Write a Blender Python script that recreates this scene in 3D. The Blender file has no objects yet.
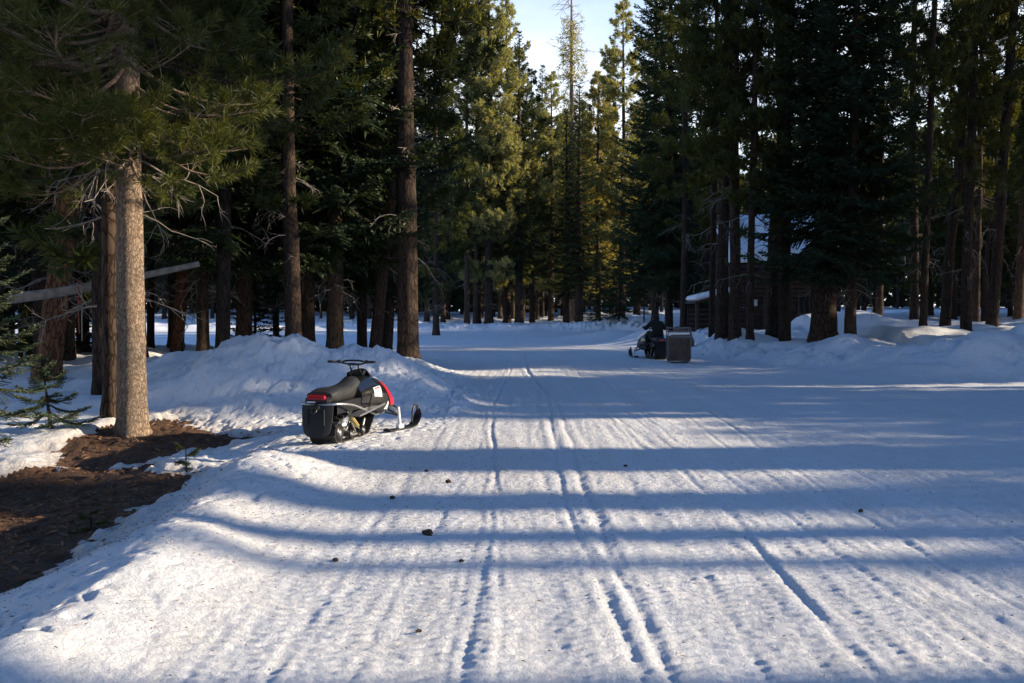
import bpy, math, random
import numpy as np
from mathutils import Vector, Matrix
R = math.radians
F = 995.0; HZ = 308.0; CH = 1.65
scene = bpy.context.scene
col = scene.collection
SUN_AZ, SUN_EL = 88.0, 17.0

# ------------------------------------------------------------------ noise
class Noise:
    def __init__(s, seed):
        r = np.random.RandomState(seed)
        s.p = np.concatenate([r.permutation(256)]*2); a = r.rand(256)*2*np.pi
        s.g = np.stack([np.cos(a), np.sin(a)], 1)
    def __call__(s, x, y):
        x = np.asarray(x, float); y = np.asarray(y, float)
        xi = np.floor(x).astype(int); yi = np.floor(y).astype(int)
        xf = x-xi; yf = y-yi; xi &= 255; yi &= 255
        u = xf*xf*xf*(xf*(xf*6-15)+10); v = yf*yf*yf*(yf*(yf*6-15)+10)
        def g(ix, iy, dx, dy):
            k = s.g[s.p[s.p[ix & 255]+(iy & 255)]]
            return k[..., 0]*dx+k[..., 1]*dy
        a = g(xi, yi, xf, yf); b = g(xi+1, yi, xf-1, yf)
        c = g(xi, yi+1, xf, yf-1); d = g(xi+1, yi+1, xf-1, yf-1)
        return ((a+(b-a)*u)+((c+(d-c)*u)-(a+(b-a)*u))*v)*1.4
N1, N2, N3, N4 = Noise(1), Noise(2), Noise(3), Noise(4)
def fbm(n, x, y, f, o=4, gain=.5):
    r = 0; a = 1
    for i in range(o):
        r = r+a*n(x*f+i*17.3, y*f+i*9.1); f *= 2.03; a *= gain
    return r
def sstep(a, b, x):
    t = np.clip((x-a)/(b-a), 0, 1); return t*t*(3-2*t)

# ------------------------------------------------------------------ mesh builder
class MB:
    def __init__(s): s.v = []; s.f = []; s.n = 0; s.fm = []
    def add(s, V, Fc, mi=0):
        V = np.asarray(V, float).reshape(-1, 3); Fc = np.asarray(Fc, int)
        s.v.append(V); s.f.append(Fc+s.n); s.fm.append(np.full(len(Fc), mi)); s.n += len(V)
    def box(s, c, size, rot=None, bev=0.0, mi=0):
        x, y, z = [k/2 for k in size]
        b = min(bev, x*.9, y*.9, z*.9)
        if b > 0:
            V = []
            for sx in (-1, 1):
                for sy in (-1, 1):
                    for sz in (-1, 1):
                        V += [(sx*x, sy*(y-b), sz*(z-b)), (sx*(x-b), sy*y, sz*(z-b)), (sx*(x-b), sy*(y-b), sz*z)]
            idx = lambda sx, sy, sz, k: ((sx > 0)*4+(sy > 0)*2+(sz > 0))*3+k
            Q = []; T = []
            for sg in (-1, 1):
                Q.append([idx(sg, -1, -1, 0), idx(sg, 1, -1, 0), idx(sg, 1, 1, 0), idx(sg, -1, 1, 0)][::sg])
                Q.append([idx(-1, sg, -1, 1), idx(-1, sg, 1, 1), idx(1, sg, 1, 1), idx(1, sg, -1, 1)][::sg])
                Q.append([idx(-1, -1, sg, 2), idx(1, -1, sg, 2), idx(1, 1, sg, 2), idx(-1, 1, sg, 2)][::sg])
            for a in (-1, 1):
                for b2 in (-1, 1):
                    o = 1 if a*b2 > 0 else -1
                    Q.append([idx(a, b2, -1, 0), idx(a, b2, -1, 1), idx(a, b2, 1, 1), idx(a, b2, 1, 0)][::o])
                    Q.append([idx(a, -1, b2, 0), idx(a, 1, b2, 0), idx(a, 1, b2, 2), idx(a, -1, b2, 2)][::o])
                    Q.append([idx(-1, a, b2, 1), idx(-1, a, b2, 2), idx(1, a, b2, 2), idx(1, a, b2, 1)][::o])
                    for c2 in (-1, 1):
                        T.append([idx(a, b2, c2, 0), idx(a, b2, c2, 1), idx(a, b2, c2, 2)][::(1 if a*b2*c2 > 0 else -1)])
            V = np.array(V)
        else:
            V = np.array([(sx*x, sy*y, sz*z) for sx in (-1, 1) for sy in (-1, 1) for sz in (-1, 1)])
            Q = [[0, 1, 3, 2], [4, 6, 7, 5], [0, 4, 5, 1], [2, 3, 7, 6], [0, 2, 6, 4], [1, 5, 7, 3]]; T = []
        if rot is not None: V = V @ np.array(rot).T
        V = V+np.array(c)
        n0 = s.n; s.v.append(V); s.n += len(V)
        s.f.append(np.array(Q)+n0); s.fm.append(np.full(len(Q), mi))
        if T: s.f.append(np.array(T)+n0); s.fm.append(np.full(len(T), mi))
    def tubes(s, P, Rr, N=4, mi=0, cap=False):
        P = np.asarray(P, float); Rr = np.asarray(Rr, float)
        if P.ndim == 2: P = P[None]; Rr = Rr[None]
        B, K, _ = P.shape
        T = np.gradient(P, axis=1); T /= np.linalg.norm(T, axis=2, keepdims=True)+1e-9
        up = np.zeros_like(T); m = T[:, :1, 2:3]**2 > .8
        up[:] = np.where(m, np.array([1., 0, 0]), np.array([0, 0, 1.]))
        A = np.cross(T, up); A /= np.linalg.norm(A, axis=2, keepdims=True)+1e-9
        Bn = np.cross(A, T)
        th = np.arange(N)*2*np.pi/N
        V = P[:, :, None, :]+Rr[:, :, None, None]*(A[:, :, None, :]*np.cos(th)[None, None, :, None]+Bn[:, :, None, :]*np.sin(th)[None, None, :, None])
        b = np.arange(B)[:, None, None]*K*N; k = np.arange(K-1)[None, :, None]*N; i = np.arange(N)[None, None, :]; j = (i+1) % N
        Fq = np.stack([b+k+i, b+k+N+i, b+k+N+j, b+k+j], -1).reshape(-1, 4)
        n0 = s.n
        s.add(V.reshape(-1, 3), Fq, mi)
        if cap:
            for bb in range(B):
                o = n0+bb*K*N
                s.f.append(np.array([list(range(o, o+N))])); s.fm.append(np.array([mi]))
                s.f.append(np.array([list(range(o+(K-1)*N, o+K*N))[::-1]])); s.fm.append(np.array([mi]))
    def tube(s, pts, r, N=8, mi=0, smooth=0):
        P = np.array(pts, float)
        if smooth: P = spline(P, smooth)
        rr = np.full(len(P), r) if np.isscalar(r) else np.interp(np.linspace(0, 1, len(P)), np.linspace(0, 1, len(r)), r)
        s.tubes(P, rr, N, mi, cap=True)
    def mesh(s, name, mats, smooth=True):
        V = np.concatenate(s.v).astype(np.float32)
        sizes = np.concatenate([np.full(len(f), f.shape[1]) for f in s.f])
        L = np.concatenate([f.ravel() for f in s.f]).astype(np.int32)
        me = bpy.data.meshes.new(name)
        me.vertices.add(len(V)); me.vertices.foreach_set('co', V.ravel())
        me.loops.add(len(L)); me.loops.foreach_set('vertex_index', L)
        st = np.concatenate([[0], np.cumsum(sizes)[:-1]]).astype(np.int32)
        me.polygons.add(len(sizes)); me.polygons.foreach_set('loop_start', st)
        me.polygons.foreach_set('material_index', np.concatenate(s.fm).astype(np.int32))
        me.polygons.foreach_set('use_smooth', np.full(len(sizes), smooth))
        for m in (mats if isinstance(mats, (list, tuple)) else [mats]): me.materials.append(m)
        me.update(calc_edges=True); me.validate()
        return me
    def build(s, name, mats, parent=None, smooth=True, auto=None):
        me = s.mesh(name, mats, smooth)
        o = bpy.data.objects.new(name, me); col.objects.link(o)
        if parent: o.parent = parent
        if auto:
            me.set_sharp_from_angle(angle=R(auto))
        return o
def spline(P, n):
    P = np.asarray(P, float); Q = np.vstack([2*P[0]-P[1], P, 2*P[-1]-P[-2]]); out = []
    for i in range(len(P)-1):
        a, b, c, d = Q[i:i+4]
        for t in np.linspace(0, 1, n, endpoint=False):
            out.append(.5*(2*b+(c-a)*t+(2*a-5*b+4*c-d)*t*t+(3*b-a-3*c+d)*t**3))
    out.append(P[-1]); return np.array(out)
def tag(o, label=None, cat=None, group=None, kind=None):
    if label: o['label'] = label
    if cat: o['category'] = cat
    if group: o['group'] = group
    if kind: o['kind'] = kind
    return o
def empty(name, loc=(0, 0, 0), rz=0):
    o = bpy.data.objects.new(name, None); o.location = loc; o.rotation_euler = (0, 0, rz)
    o.empty_display_size = .2; col.objects.link(o); return o

# ------------------------------------------------------------------ materials
def newmat(name):
    m = bpy.data.materials.new(name); m.use_nodes = True
    nt = m.node_tree; b = nt.nodes['Principled BSDF']
    return m, nt, b
def nd(nt, t, **k):
    n = nt.nodes.new(t)
    for a, v in k.items(): setattr(n, a, v)
    return n
def simple(name, c, rough=.5, metal=0, noise=.15, nscale=30, bump=.0, spec=.5, coat=0):
    m, nt, b = newmat(name)
    tc = nd(nt, 'ShaderNodeTexCoord'); n = nd(nt, 'ShaderNodeTexNoise'); n.inputs['Scale'].default_value = nscale; n.inputs['Detail'].default_value = 5
    nt.links.new(tc.outputs['Object'], n.inputs['Vector'])
    r = nd(nt, 'ShaderNodeValToRGB'); r.color_ramp.elements[0].position = .3; r.color_ramp.elements[1].position = .7
    r.color_ramp.elements[0].color = [x*(1-noise) for x in c[:3]]+[1]; r.color_ramp.elements[1].color = [min(1, x*(1+noise)) for x in c[:3]]+[1]
    nt.links.new(n.outputs['Fac'], r.inputs['Fac']); nt.links.new(r.outputs['Color'], b.inputs['Base Color'])
    b.inputs['Roughness'].default_value = rough; b.inputs['Metallic'].default_value = metal
    b.inputs['Specular IOR Level'].default_value = spec; b.inputs['Coat Weight'].default_value = coat
    if bump:
        bp = nd(nt, 'ShaderNodeBump'); bp.inputs['Strength'].default_value = bump; bp.inputs['Distance'].default_value = .01
        nt.links.new(n.outputs['Fac'], bp.inputs['Height']); nt.links.new(bp.outputs['Normal'], b.inputs['Normal'])
    return m
def ramp(nt, fac, stops):
    r = nd(nt, 'ShaderNodeValToRGB'); e = r.color_ramp.elements
    while len(e) < len(stops): e.new(.5)
    for k, (p, c) in zip(e, stops): k.position = p; k.color = (*c, 1) if len(c) == 3 else c
    nt.links.new(fac, r.inputs['Fac']); return r
def noise_tex(nt, vec, scale, detail=6, rough=.6, stretch=None):
    n = nd(nt, 'ShaderNodeTexNoise'); n.inputs['Scale'].default_value = scale; n.inputs['Detail'].default_value = detail; n.inputs['Roughness'].default_value = rough
    if stretch:
        mp = nd(nt, 'ShaderNodeMapping'); mp.inputs['Scale'].default_value = stretch
        nt.links.new(vec, mp.inputs['Vector']); vec = mp.outputs['Vector']
    nt.links.new(vec, n.inputs['Vector']); return n
def mix(nt, fac, a, b, typ='MIX'):
    m = nd(nt, 'ShaderNodeMix', data_type='RGBA', blend_type=typ)
    for s, v in ((m.inputs[0], fac), (m.inputs[6], a), (m.inputs[7], b)):
        if isinstance(v, (int, float)): s.default_value = v
        elif isinstance(v, tuple): s.default_value = (*v, 1)
        else: nt.links.new(v, s)
    return m.outputs[2]
def math_(nt, op, a, b=None):
    m = nd(nt, 'ShaderNodeMath', operation=op)
    for s, v in zip(m.inputs, (a, b)):
        if v is None: continue
        if isinstance(v, (int, float)): s.default_value = v
        else: nt.links.new(v, s)
    return m.outputs[0]

def snow_mat(name, road):
    m, nt, b = newmat(name)
    tc = nd(nt, 'ShaderNodeTexCoord'); v = tc.outputs['Object']
    big = noise_tex(nt, v, .35, 4); mid = noise_tex(nt, v, 3.2, 7, .65); fine = noise_tex(nt, v, 30, 7, .75); speck = noise_tex(nt, v, 95, 3, .6)
    # clean snow with a grey-brown veil of melt dirt in patches
    dirt = ramp(nt, mid.outputs['Fac'], [(.42, (0, 0, 0)), (.75, (1, 1, 1))])
    base = mix(nt, big.outputs['Fac'], (.82, .845, .885), (.75, .78, .83))
    if road:
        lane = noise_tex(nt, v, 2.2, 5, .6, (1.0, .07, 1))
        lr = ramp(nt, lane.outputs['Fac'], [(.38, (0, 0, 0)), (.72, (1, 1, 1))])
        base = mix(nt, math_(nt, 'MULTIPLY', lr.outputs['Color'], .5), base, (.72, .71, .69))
    base = mix(nt, math_(nt, 'MULTIPLY', dirt.outputs['Color'], .4), base, (.70, .675, .63))
    sp = ramp(nt, speck.outputs['Fac'], [(.665, (0, 0, 0)), (.72, (1, 1, 1))])
    patch = ramp(nt, noise_tex(nt, v, 1.4, 4).outputs['Fac'], [(.42, (0, 0, 0)), (.66, (1, 1, 1))])
    at = nd(nt, 'ShaderNodeAttribute', attribute_name='litter')
    spf = math_(nt, 'MULTIPLY', sp.outputs['Color'], math_(nt, 'ADD', math_(nt, 'MULTIPLY', patch.outputs['Color'], .35), at.outputs['Fac']))
    base = mix(nt, spf, base, (.13, .085, .05))
    # the thin edge of snow near bare ground is stained
    grain = ramp(nt, noise_tex(nt, v, 55, 5, .8).outputs['Fac'], [(.34, (.84, .83, .82)), (.58, (1, 1, 1))])
    base = mix(nt, 1.0, base, grain.outputs['Color'], 'MULTIPLY')
    stain = math_(nt, 'MULTIPLY', at.outputs['Fac'], math_(nt, 'MULTIPLY', fine.outputs['Fac'], 1.1))
    base = mix(nt, stain, base, (.34, .25, .17))
    nt.links.new(base, b.inputs['Base Color'])
    b.inputs['Roughness'].default_value = .62; b.inputs['Specular IOR Level'].default_value = .25
    h1 = nd(nt, 'ShaderNodeBump'); h1.inputs['Strength'].default_value = .75; h1.inputs['Distance'].default_value = .035
    h2 = nd(nt, 'ShaderNodeBump'); h2.inputs['Strength'].default_value = .6; h2.inputs['Distance'].default_value = .055
    nt.links.new(fine.outputs['Fac'], h1.inputs['Height']); nt.links.new(noise_tex(nt, v, 11, 6, .65).outputs['Fac'], h2.inputs['Height'])
    nt.links.new(h2.outputs['Normal'], h1.inputs['Normal']); nt.links.new(h1.outputs['Normal'], b.inputs['Normal'])
    return m
M = {}
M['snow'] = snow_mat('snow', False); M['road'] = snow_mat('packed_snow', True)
def soil_mat():
    m, nt, b = newmat('needle_soil'); tc = nd(nt, 'ShaderNodeTexCoord'); v = tc.outputs['Object']
    a = noise_tex(nt, v, 26, 9, .85); c = noise_tex(nt, v, 2.5, 5, .6)
    r = ramp(nt, a.outputs['Fac'], [(.3, (.014, .008, .005)), (.5, (.075, .036, .018)), (.68, (.26, .13, .06))])
    r2 = ramp(nt, c.outputs['Fac'], [(.35, (.5, .5, .5)), (.65, (1.1, 1.05, 1))])
    nt.links.new(mix(nt, 1.0, r.outputs['Color'], r2.outputs['Color'], 'MULTIPLY'), b.inputs['Base Color'])
    b.inputs['Roughness'].default_value = .95
    bp = nd(nt, 'ShaderNodeBump'); bp.inputs['Strength'].default_value = 1; bp.inputs['Distance'].default_value = .03
    nt.links.new(a.outputs['Fac'], bp.inputs['Height']); nt.links.new(bp.outputs['Normal'], b.inputs['Normal'])
    return m
M['soil'] = soil_mat()
def bark_mat(name, dark, lightc, sc=1.0, bd=.03):
    m, nt, b = newmat(name); tc = nd(nt, 'ShaderNodeTexCoord'); v = tc.outputs['Object']; oi = nd(nt, 'ShaderNodeObjectInfo')
    n = noise_tex(nt, v, 9*sc, 7, .7, (1, 1, .22)); vo = nd(nt, 'ShaderNodeTexVoronoi', feature='DISTANCE_TO_EDGE'); vo.inputs['Scale'].default_value = 13*sc
    mp = nd(nt, 'ShaderNodeMapping'); mp.inputs['Scale'].default_value = (1, 1, .3)
    nt.links.new(mix(nt, .12, v, n.outputs['Color'], 'ADD'), mp.inputs['Vector']); nt.links.new(mp.outputs['Vector'], vo.inputs['Vector'])
    hgt = math_(nt, 'ADD', math_(nt, 'MINIMUM', math_(nt, 'MULTIPLY', vo.outputs['Distance'], 4.0), .5), math_(nt, 'MULTIPLY', n.outputs['Fac'], .8))
    r = ramp(nt, hgt, [(.3, dark), (.85, lightc), (1.0, tuple(min(1, x*1.25) for x in lightc))])
    r3 = ramp(nt, noise_tex(nt, v, 1.3, 3).outputs['Fac'], [(.3, (.7, .72, .75)), (.7, (1.1, 1.02, .95))])
    cc = mix(nt, 1.0, r.outputs['Color'], r3.outputs['Color'], 'MULTIPLY')
    rr = ramp(nt, oi.outputs['Random'], [(0, (.75, .76, .78)), (1, (1.15, 1.1, 1.05))])
    nt.links.new(mix(nt, 1.0, cc, rr.outputs['Color'], 'MULTIPLY'), b.inputs['Base Color'])
    b.inputs['Roughness'].default_value = .95; b.inputs['Specular IOR Level'].default_value = .1
    bp = nd(nt, 'ShaderNodeBump'); bp.inputs['Strength'].default_value = .9; bp.inputs['Distance'].default_value = bd
    nt.links.new(hgt, bp.inputs['Height']); nt.links.new(bp.outputs['Normal'], b.inputs['Normal'])
    return m
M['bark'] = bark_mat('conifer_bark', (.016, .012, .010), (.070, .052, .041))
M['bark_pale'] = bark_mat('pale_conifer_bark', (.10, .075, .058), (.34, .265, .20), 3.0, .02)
M['bark_red'] = bark_mat('red_pine_bark', (.03, .017, .012), (.20, .10, .055))
M['deadwood'] = simple('dead_wood', (.20, .17, .145), .9, noise=.3, nscale=12)
def leaf_mat(name, c0, c1, trans=.35):
    m, nt, b = newmat(name); nt.nodes.remove(b)
    out = nt.nodes['Material Output']; tc = nd(nt, 'ShaderNodeTexCoord'); oi = nd(nt, 'ShaderNodeObjectInfo')
    n = noise_tex(nt, tc.outputs['Object'], 1.7, 5, .7)
    r = ramp(nt, n.outputs['Fac'], [(.3, c0), (.7, c1)])
    rr = ramp(nt, oi.outputs['Random'], [(0, (.7, .78, .8)), (1, (1.25, 1.12, .95))])
    c = mix(nt, 1.0, r.outputs['Color'], rr.outputs['Color'], 'MULTIPLY')
    d = nd(nt, 'ShaderNodeBsdfDiffuse'); t = nd(nt, 'ShaderNodeBsdfTranslucent'); g = nd(nt, 'ShaderNodeBsdfGlossy'); g.inputs['Roughness'].default_value = .5
    g.inputs['Color'].default_value = (.5, .5, .5, 1)
    nt.links.new(c, d.inputs['Color']); nt.links.new(mix(nt, 1.0, c, (1.5, 1.35, .5), 'MULTIPLY'), t.inputs['Color'])
    ms = nd(nt, 'ShaderNodeMixShader'); ms.inputs[0].default_value = trans
    nt.links.new(d.outputs[0], ms.inputs[1]); nt.links.new(t.outputs[0], ms.inputs[2])
    m2 = nd(nt, 'ShaderNodeMixShader'); m2.inputs[0].default_value = .035
    nt.links.new(ms.outputs[0], m2.inputs[1]); nt.links.new(g.outputs[0], m2.inputs[2]); nt.links.new(m2.outputs[0], out.inputs[0])
    return m
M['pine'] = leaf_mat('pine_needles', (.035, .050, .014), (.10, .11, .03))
M['pine_sunlit'] = leaf_mat('sunlit_tinted_pine_needles', (.045, .062, .016), (.125, .132, .034))  # lighter copy of the pine green, some sunlight painted into the colour
M['pine_sun'] = leaf_mat('painted_sunlit_pine_needles', (.24, .25, .11), (.40, .38, .18), .4)  # albedo raised well above real needles: sunshine painted into the crowns
M['fir'] = leaf_mat('fir_needles', (.020, .036, .020), (.042, .064, .032), .25)
M['fir_sage'] = leaf_mat('sage_fir_needles', (.06, .09, .055), (.12, .16, .10), .3)
M['brown_needles'] = leaf_mat('brown_needles', (.12, .06, .025), (.2, .10, .04), .3)

# ------------------------------------------------------------------ ground
ROAD = [(-2.35, -40), (-2.35, 4), (-2.2, 8.5), (-1.7, 11), (-1.0, 14), (-.5, 17), (-.7, 20), (-1.3, 24), (-2.6, 28), (-5, 31), (-12, 34), (-30, 38), (-70, 42),
        (-70, 66), (-30, 70), (-10, 72), (2, 72), (7, 68), (8.5, 55), (7.5, 42), (6.0, 33), (7.2, 28.5), (8.6, 25), (10, 22.5), (12.5, 20.5), (13.5, 14), (13.5, -40)]
def poly_sd(x, y, poly):
    x = np.asarray(x, float); y = np.asarray(y, float)
    d = np.full(x.shape, 1e9); ins = np.zeros(x.shape, bool); n = len(poly)
    for i in range(n):
        ax, ay = poly[i]; bx, by = poly[(i+1) % n]
        ex, ey = bx-ax, by-ay; t = np.clip(((x-ax)*ex+(y-ay)*ey)/(ex*ex+ey*ey), 0, 1)
        d = np.minimum(d, np.hypot(x-ax-t*ex, y-ay-t*ey))
        if ay != by:
            c = ((ay > y) != (by > y)) & (x < (bx-ax)*(y-ay)/(by-ay)+ax)
            ins ^= c
    return np.where(ins, -d, d)
SOILS = [[(-10, 10.9), (-5.8, 11.5), (-4.4, 11.9), (-3.7, 11.5), (-3.9, 10.7), (-3.8, 9.6), (-3.7, 8.6), (-3.5, 7.3), (-3.6, 6.5), (-5, 5.9), (-10, 6.0)],
         [(-5.9, 12.5), (-5.5, 13.9), (-4.9, 14.3), (-4.2, 14.0), (-3.4, 13.35), (-3.6, 12.7), (-4.6, 12.0), (-5.4, 12.0)]]
_r = np.random.RandomState(8)
FINE = [(a, _r.uniform(-.02, .03), _r.uniform(.022, .04), _r.uniform(.006, .016)) for a in _r.uniform(-1.6, 8, 46)]
TRACKS = [(-.35, -.004, 1, .13), (1.05, .012, 1, .3), (2.1, -.01, 1, .7), (3.1, .012, 1, 1.1), (4.0, -.02, 1, .5), (5.2, .0, 1, .9), (6.6, .01, 1, .2), (-1.25, .02, .5, .4)]
GROOVES = [(.60, -.004, .045, .05), (.84, -.012, .05, .045), (.70, -.008, .03, .015), (-.31, .006, .03, .03), (-.15, -.004, .025, .022), (-.75, .02, .03, .02), (1.63, .0, .04, .03), (2.12, .0, .035, .026), (1.2, .01, .025, .015), (2.75, .02, .035, .022), (3.5, .02, .035, .02), (4.2, .01, .03, .02)]
def soil_sd(x, y):
    w = fbm(N3, x, y, .9, 4)*.34+.10*fbm(N2, x, y, 5.5, 3)
    return np.minimum(poly_sd(x, y, SOILS[0]), poly_sd(x, y, SOILS[1]))+w
def gauss(x, y, cx, cy, sx, sy, a=0):
    c, s = math.cos(a), math.sin(a); dx, dy = x-cx, y-cy
    u = (dx*c+dy*s)/sx; v = (-dx*s+dy*c)/sy
    return np.exp(-(u*u+v*v))
def ground(x, y, detail=True, parts=False):
    x = np.asarray(x, float); y = np.asarray(y, float)
    sd = poly_sd(x, y, ROAD)+fbm(N2, x, y, .35, 3)*.35
    out = sstep(-.1, 2.6, sd)
    right = sstep(4, 9, x)*sstep(18, 24, y); far = sstep(60, 72, y); left_near = sstep(-2.35, -3.6, x)*(1-sstep(10.8, 13.2, y))*sstep(1, 5, y)
    lift = .50*right+.45*far+.42*sstep(14, 24, y)*(1-right)*(1-far)+.25*(x > 12)
    z = out*lift-.32*left_near
    z = z+out*(.10+.12*sstep(12, 20, y))*fbm(N1, x, y, .45, 4)
    crest = np.exp(-((sd-1.1)/.95)**2)
    lump = np.tanh(.7+1.1*fbm(N4, x+3, y, .62, 4, .55))*1.15+.12*fbm(N1, x, y, 2.2, 3)
    z = z+crest*np.clip(lump, .1, 2)*(.38*right+.30*far+.22*sstep(16, 24, y)*(1-right)*(1-far))
    # ploughed berm on the near left of the road
    z = z+.15*np.exp(-((x+2.35+.25*np.sin(y*.8))/.42)**2)*sstep(1, 5, y)*(1-sstep(10.2, 11.6, y))*(.9+.5*fbm(N1, x, y, .8, 3))
    z = z+.20*gauss(x, y, -2.15, 9.3, .50, 1.1)+.10*gauss(x, y, -2.75, 6.4, .9, .9)
    # the big mounds behind the parked snowmobile
    g = .96*gauss(x, y, -4.15, 17.0, 1.5, 1.8)+.52*gauss(x, y, -2.35, 17.4, 1.0, 1.2)+.16*gauss(x, y, -1.35, 16.8, .7, 1.4)+.30*gauss(x, y, -5.9, 18, 1.3, 2.0)
    z = z+g*(1+.16*fbm(N2, x, y, 1.3, 5, .55))
    chunk = np.clip(1-np.abs(fbm(N2, x+40, y, 1.15, 3))*2.2, 0, 1)**2
    z = z+.10*chunk*np.clip(crest*(x > -1)+g*.8, 0, 1)
    # piles on the right
    z = z+.45*gauss(x, y, 10.8, 23.4, 2.2, 1.2)+.28*gauss(x, y, 14.2, 25.5, 2.9, 1.8)+.35*gauss(x, y, 9.7, 28.5, 1.2, 1.2)+.35*gauss(x, y, 12.6, 32, 1.8, 1.4)+.7*gauss(x, y, 14.0, 41, 3.2, 2.2)
    z = z+.75*gauss(x, y, 6.3, 44, 1.6, 2)+.5*gauss(x, y, 5.6, 52, 2.5, 2)+.3*gauss(x, y, 7.6, 36, 1.5, 1.5)+.5*gauss(x, y, 18.8, 37, 2.5, 2)
    # left, beyond the near pine
    z = z+.22*gauss(x, y, -5.6, 15.5, 1.1, .5, .3)+.18*gauss(x, y, -7.5, 16.4, 1.2, .6)+.22*gauss(x, y, -7.2, 19, 2.4, 1.0)+.12*gauss(x, y, -5.9, 11.6, 1.2, .45)
    z = z+.5*sstep(80, 140, y)+.35*sstep(25, 45, -x)
    pw = np.exp(-(((x+1.75)/1.15)**4+((y-13.3)/1.9)**4)); z = z*(1-pw)+pw*(-.01)
    ssd = soil_sd(x, y)
    ins = sstep(.28, -.06, ssd)
    z = z-.10*ins
    if detail:
        roadm = sstep(.3, -.5, sd)*sstep(-2.5, -1.6, x)*(1-sstep(26, 50, y))
        near = 1-sstep(20, 45, y)
        z = z+.008*fbm(N3, x, y, 1.6, 3)+near*.004*fbm(N1, x, y*.8, 5.0, 4, .6)
        d = 0
        for (lw, off_, per, am) in ((.40, .13, .105, .0048), (.47, .31, .088, .0032)):
            u = (x+off_+.07*np.sin(y*.37+off_*9)-.012*y)/lw; li = np.floor(u); fr = u-li
            ph = (np.sin(li*12.9898+off_)*43758.5453) % 1*6.283; on = ((np.sin(li*78.233+off_)*9631.17) % 1) > .28
            w = np.clip(np.sin(np.pi*fr)*2.2, 0, 1)
            d = d+on*am*w*np.sin(2*np.pi*(y+.12*np.abs(fr-.5))/per+ph)*np.clip(.72+.5*N2(x*2.6, y*.7+li), 0, 1.2)*(1-sstep(8, 12, y))-on*.0025*w
        for (a, sl, wd, dp) in GROOVES+FINE:
            cx = a+sl*y+.10*np.sin(y*.33+a*3)
            u = x-cx
            u = u+.04*N1(x*0+a*7, y*.7)
            d = d-dp*.26*np.exp(-(u/(wd*.6))**2)+dp*.08*np.exp(-((np.abs(u)-wd*2.0)/(wd*.8))**2)
        chop = fbm(N4, x*1.15, y*.62, 5.2, 3, .6)
        z = z+roadm*(d+.0018*chop+.0046*fbm(N1, x*1.5, y*.7, 12, 3, .6)*(1-sstep(9, 14, y))+.010*fbm(N2, x*3.2, y*.22, 1.0, 3))
        off = (1-roadm)*near
        z = z+off*(.016*fbm(N4, x, y, 3.1, 4, .6))-off*.03*sstep(.25, .6, fbm(N2, x, y, 6.5, 2))
    if parts: return z, sd, ssd
    return z
def gz(x, y): return float(ground(np.array([x]), np.array([y]), False)[0])
def axis(lo, hi, c0, c1, st, gr):
    a = list(np.arange(c0, c1, st)); s = st; v = a[-1]
    while v < hi: s = min(s*gr, 25); v += s; a.append(v)
    s = st; v = a[0]; b = []
    while v > lo: s = min(s*gr, 25); v -= s; b.append(v)
    return np.array(b[::-1]+a)
gx = axis(-450, 450, -4.6, 5.2, .019, 1.02)
ys = [3.6]
while ys[-1] < 700:
    y0 = ys[-1]; ys.append(y0+max(.02, min(25, .0021*y0**1.28)))
bk = [3.6]
while bk[-1] > -250: bk.append(bk[-1]-max(.1, .12*(4.2-bk[-1])))
gy = np.array(bk[::-1][:-1]+ys)
GX, GY = np.meshgrid(gx, gy)
GZ, GSD, GSS = ground(GX, GY, True, True)
nx, ny = len(gx), len(gy)
print('ground', nx, ny, nx*ny)
V = np.stack([GX, GY, GZ], -1)
dzx = np.gradient(GZ, gx, axis=1); dzy = np.gradient(GZ, gy, axis=0)
NRM = np.stack([-dzx, -dzy, np.ones_like(GZ)], -1); NRM /= np.linalg.norm(NRM, axis=-1, keepdims=True)
V = V.reshape(-1, 3); NRM = NRM.reshape(-1, 3)
ii, jj = np.meshgrid(np.arange(nx-1), np.arange(ny-1)); q = (jj*nx+ii).ravel()
Q = np.stack([q, q+1, q+nx+1, q+nx], -1)
fsd = poly_sd(V[Q].mean(1)[:, 0], V[Q].mean(1)[:, 1], ROAD).ravel(); fss = GSS.ravel()[Q].mean(1)
lit = .55*np.exp(-((GX.ravel()+1.5)/5.5)**2-((GY.ravel()-39.5)/3.2)**2)+np.exp(-np.clip(GSS.ravel(), 0, 9)/.28)*1.0+.22*np.exp(-((GX.ravel()+2.9)**2/2.5+(GY.ravel()-8.5)**2/9))+.25*np.exp(-((GX.ravel()+.3)**2/3+(GY.ravel()-10.5)**2/6))
soilm = fss < 0; roadm = (fsd < 0) & ~soilm
for nm, msk, mt in (('snow_ground', ~soilm & ~roadm, 'snow'), ('road', roadm, 'road'), ('soil', soilm, 'soil')):
    q_ = Q[msk]; u, inv = np.unique(q_.ravel(), return_inverse=True)
    mb = MB(); mb.add(V[u], inv.reshape(-1, 4))
    o = mb.build(nm, M[mt]); o['kind'] = 'structure'
    at = o.data.attributes.new('litter', 'FLOAT', 'POINT'); at.data.foreach_set('value', lit[u].astype(np.float32))
    o.data.normals_split_custom_set_from_vertices(NRM[u].tolist())

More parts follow.
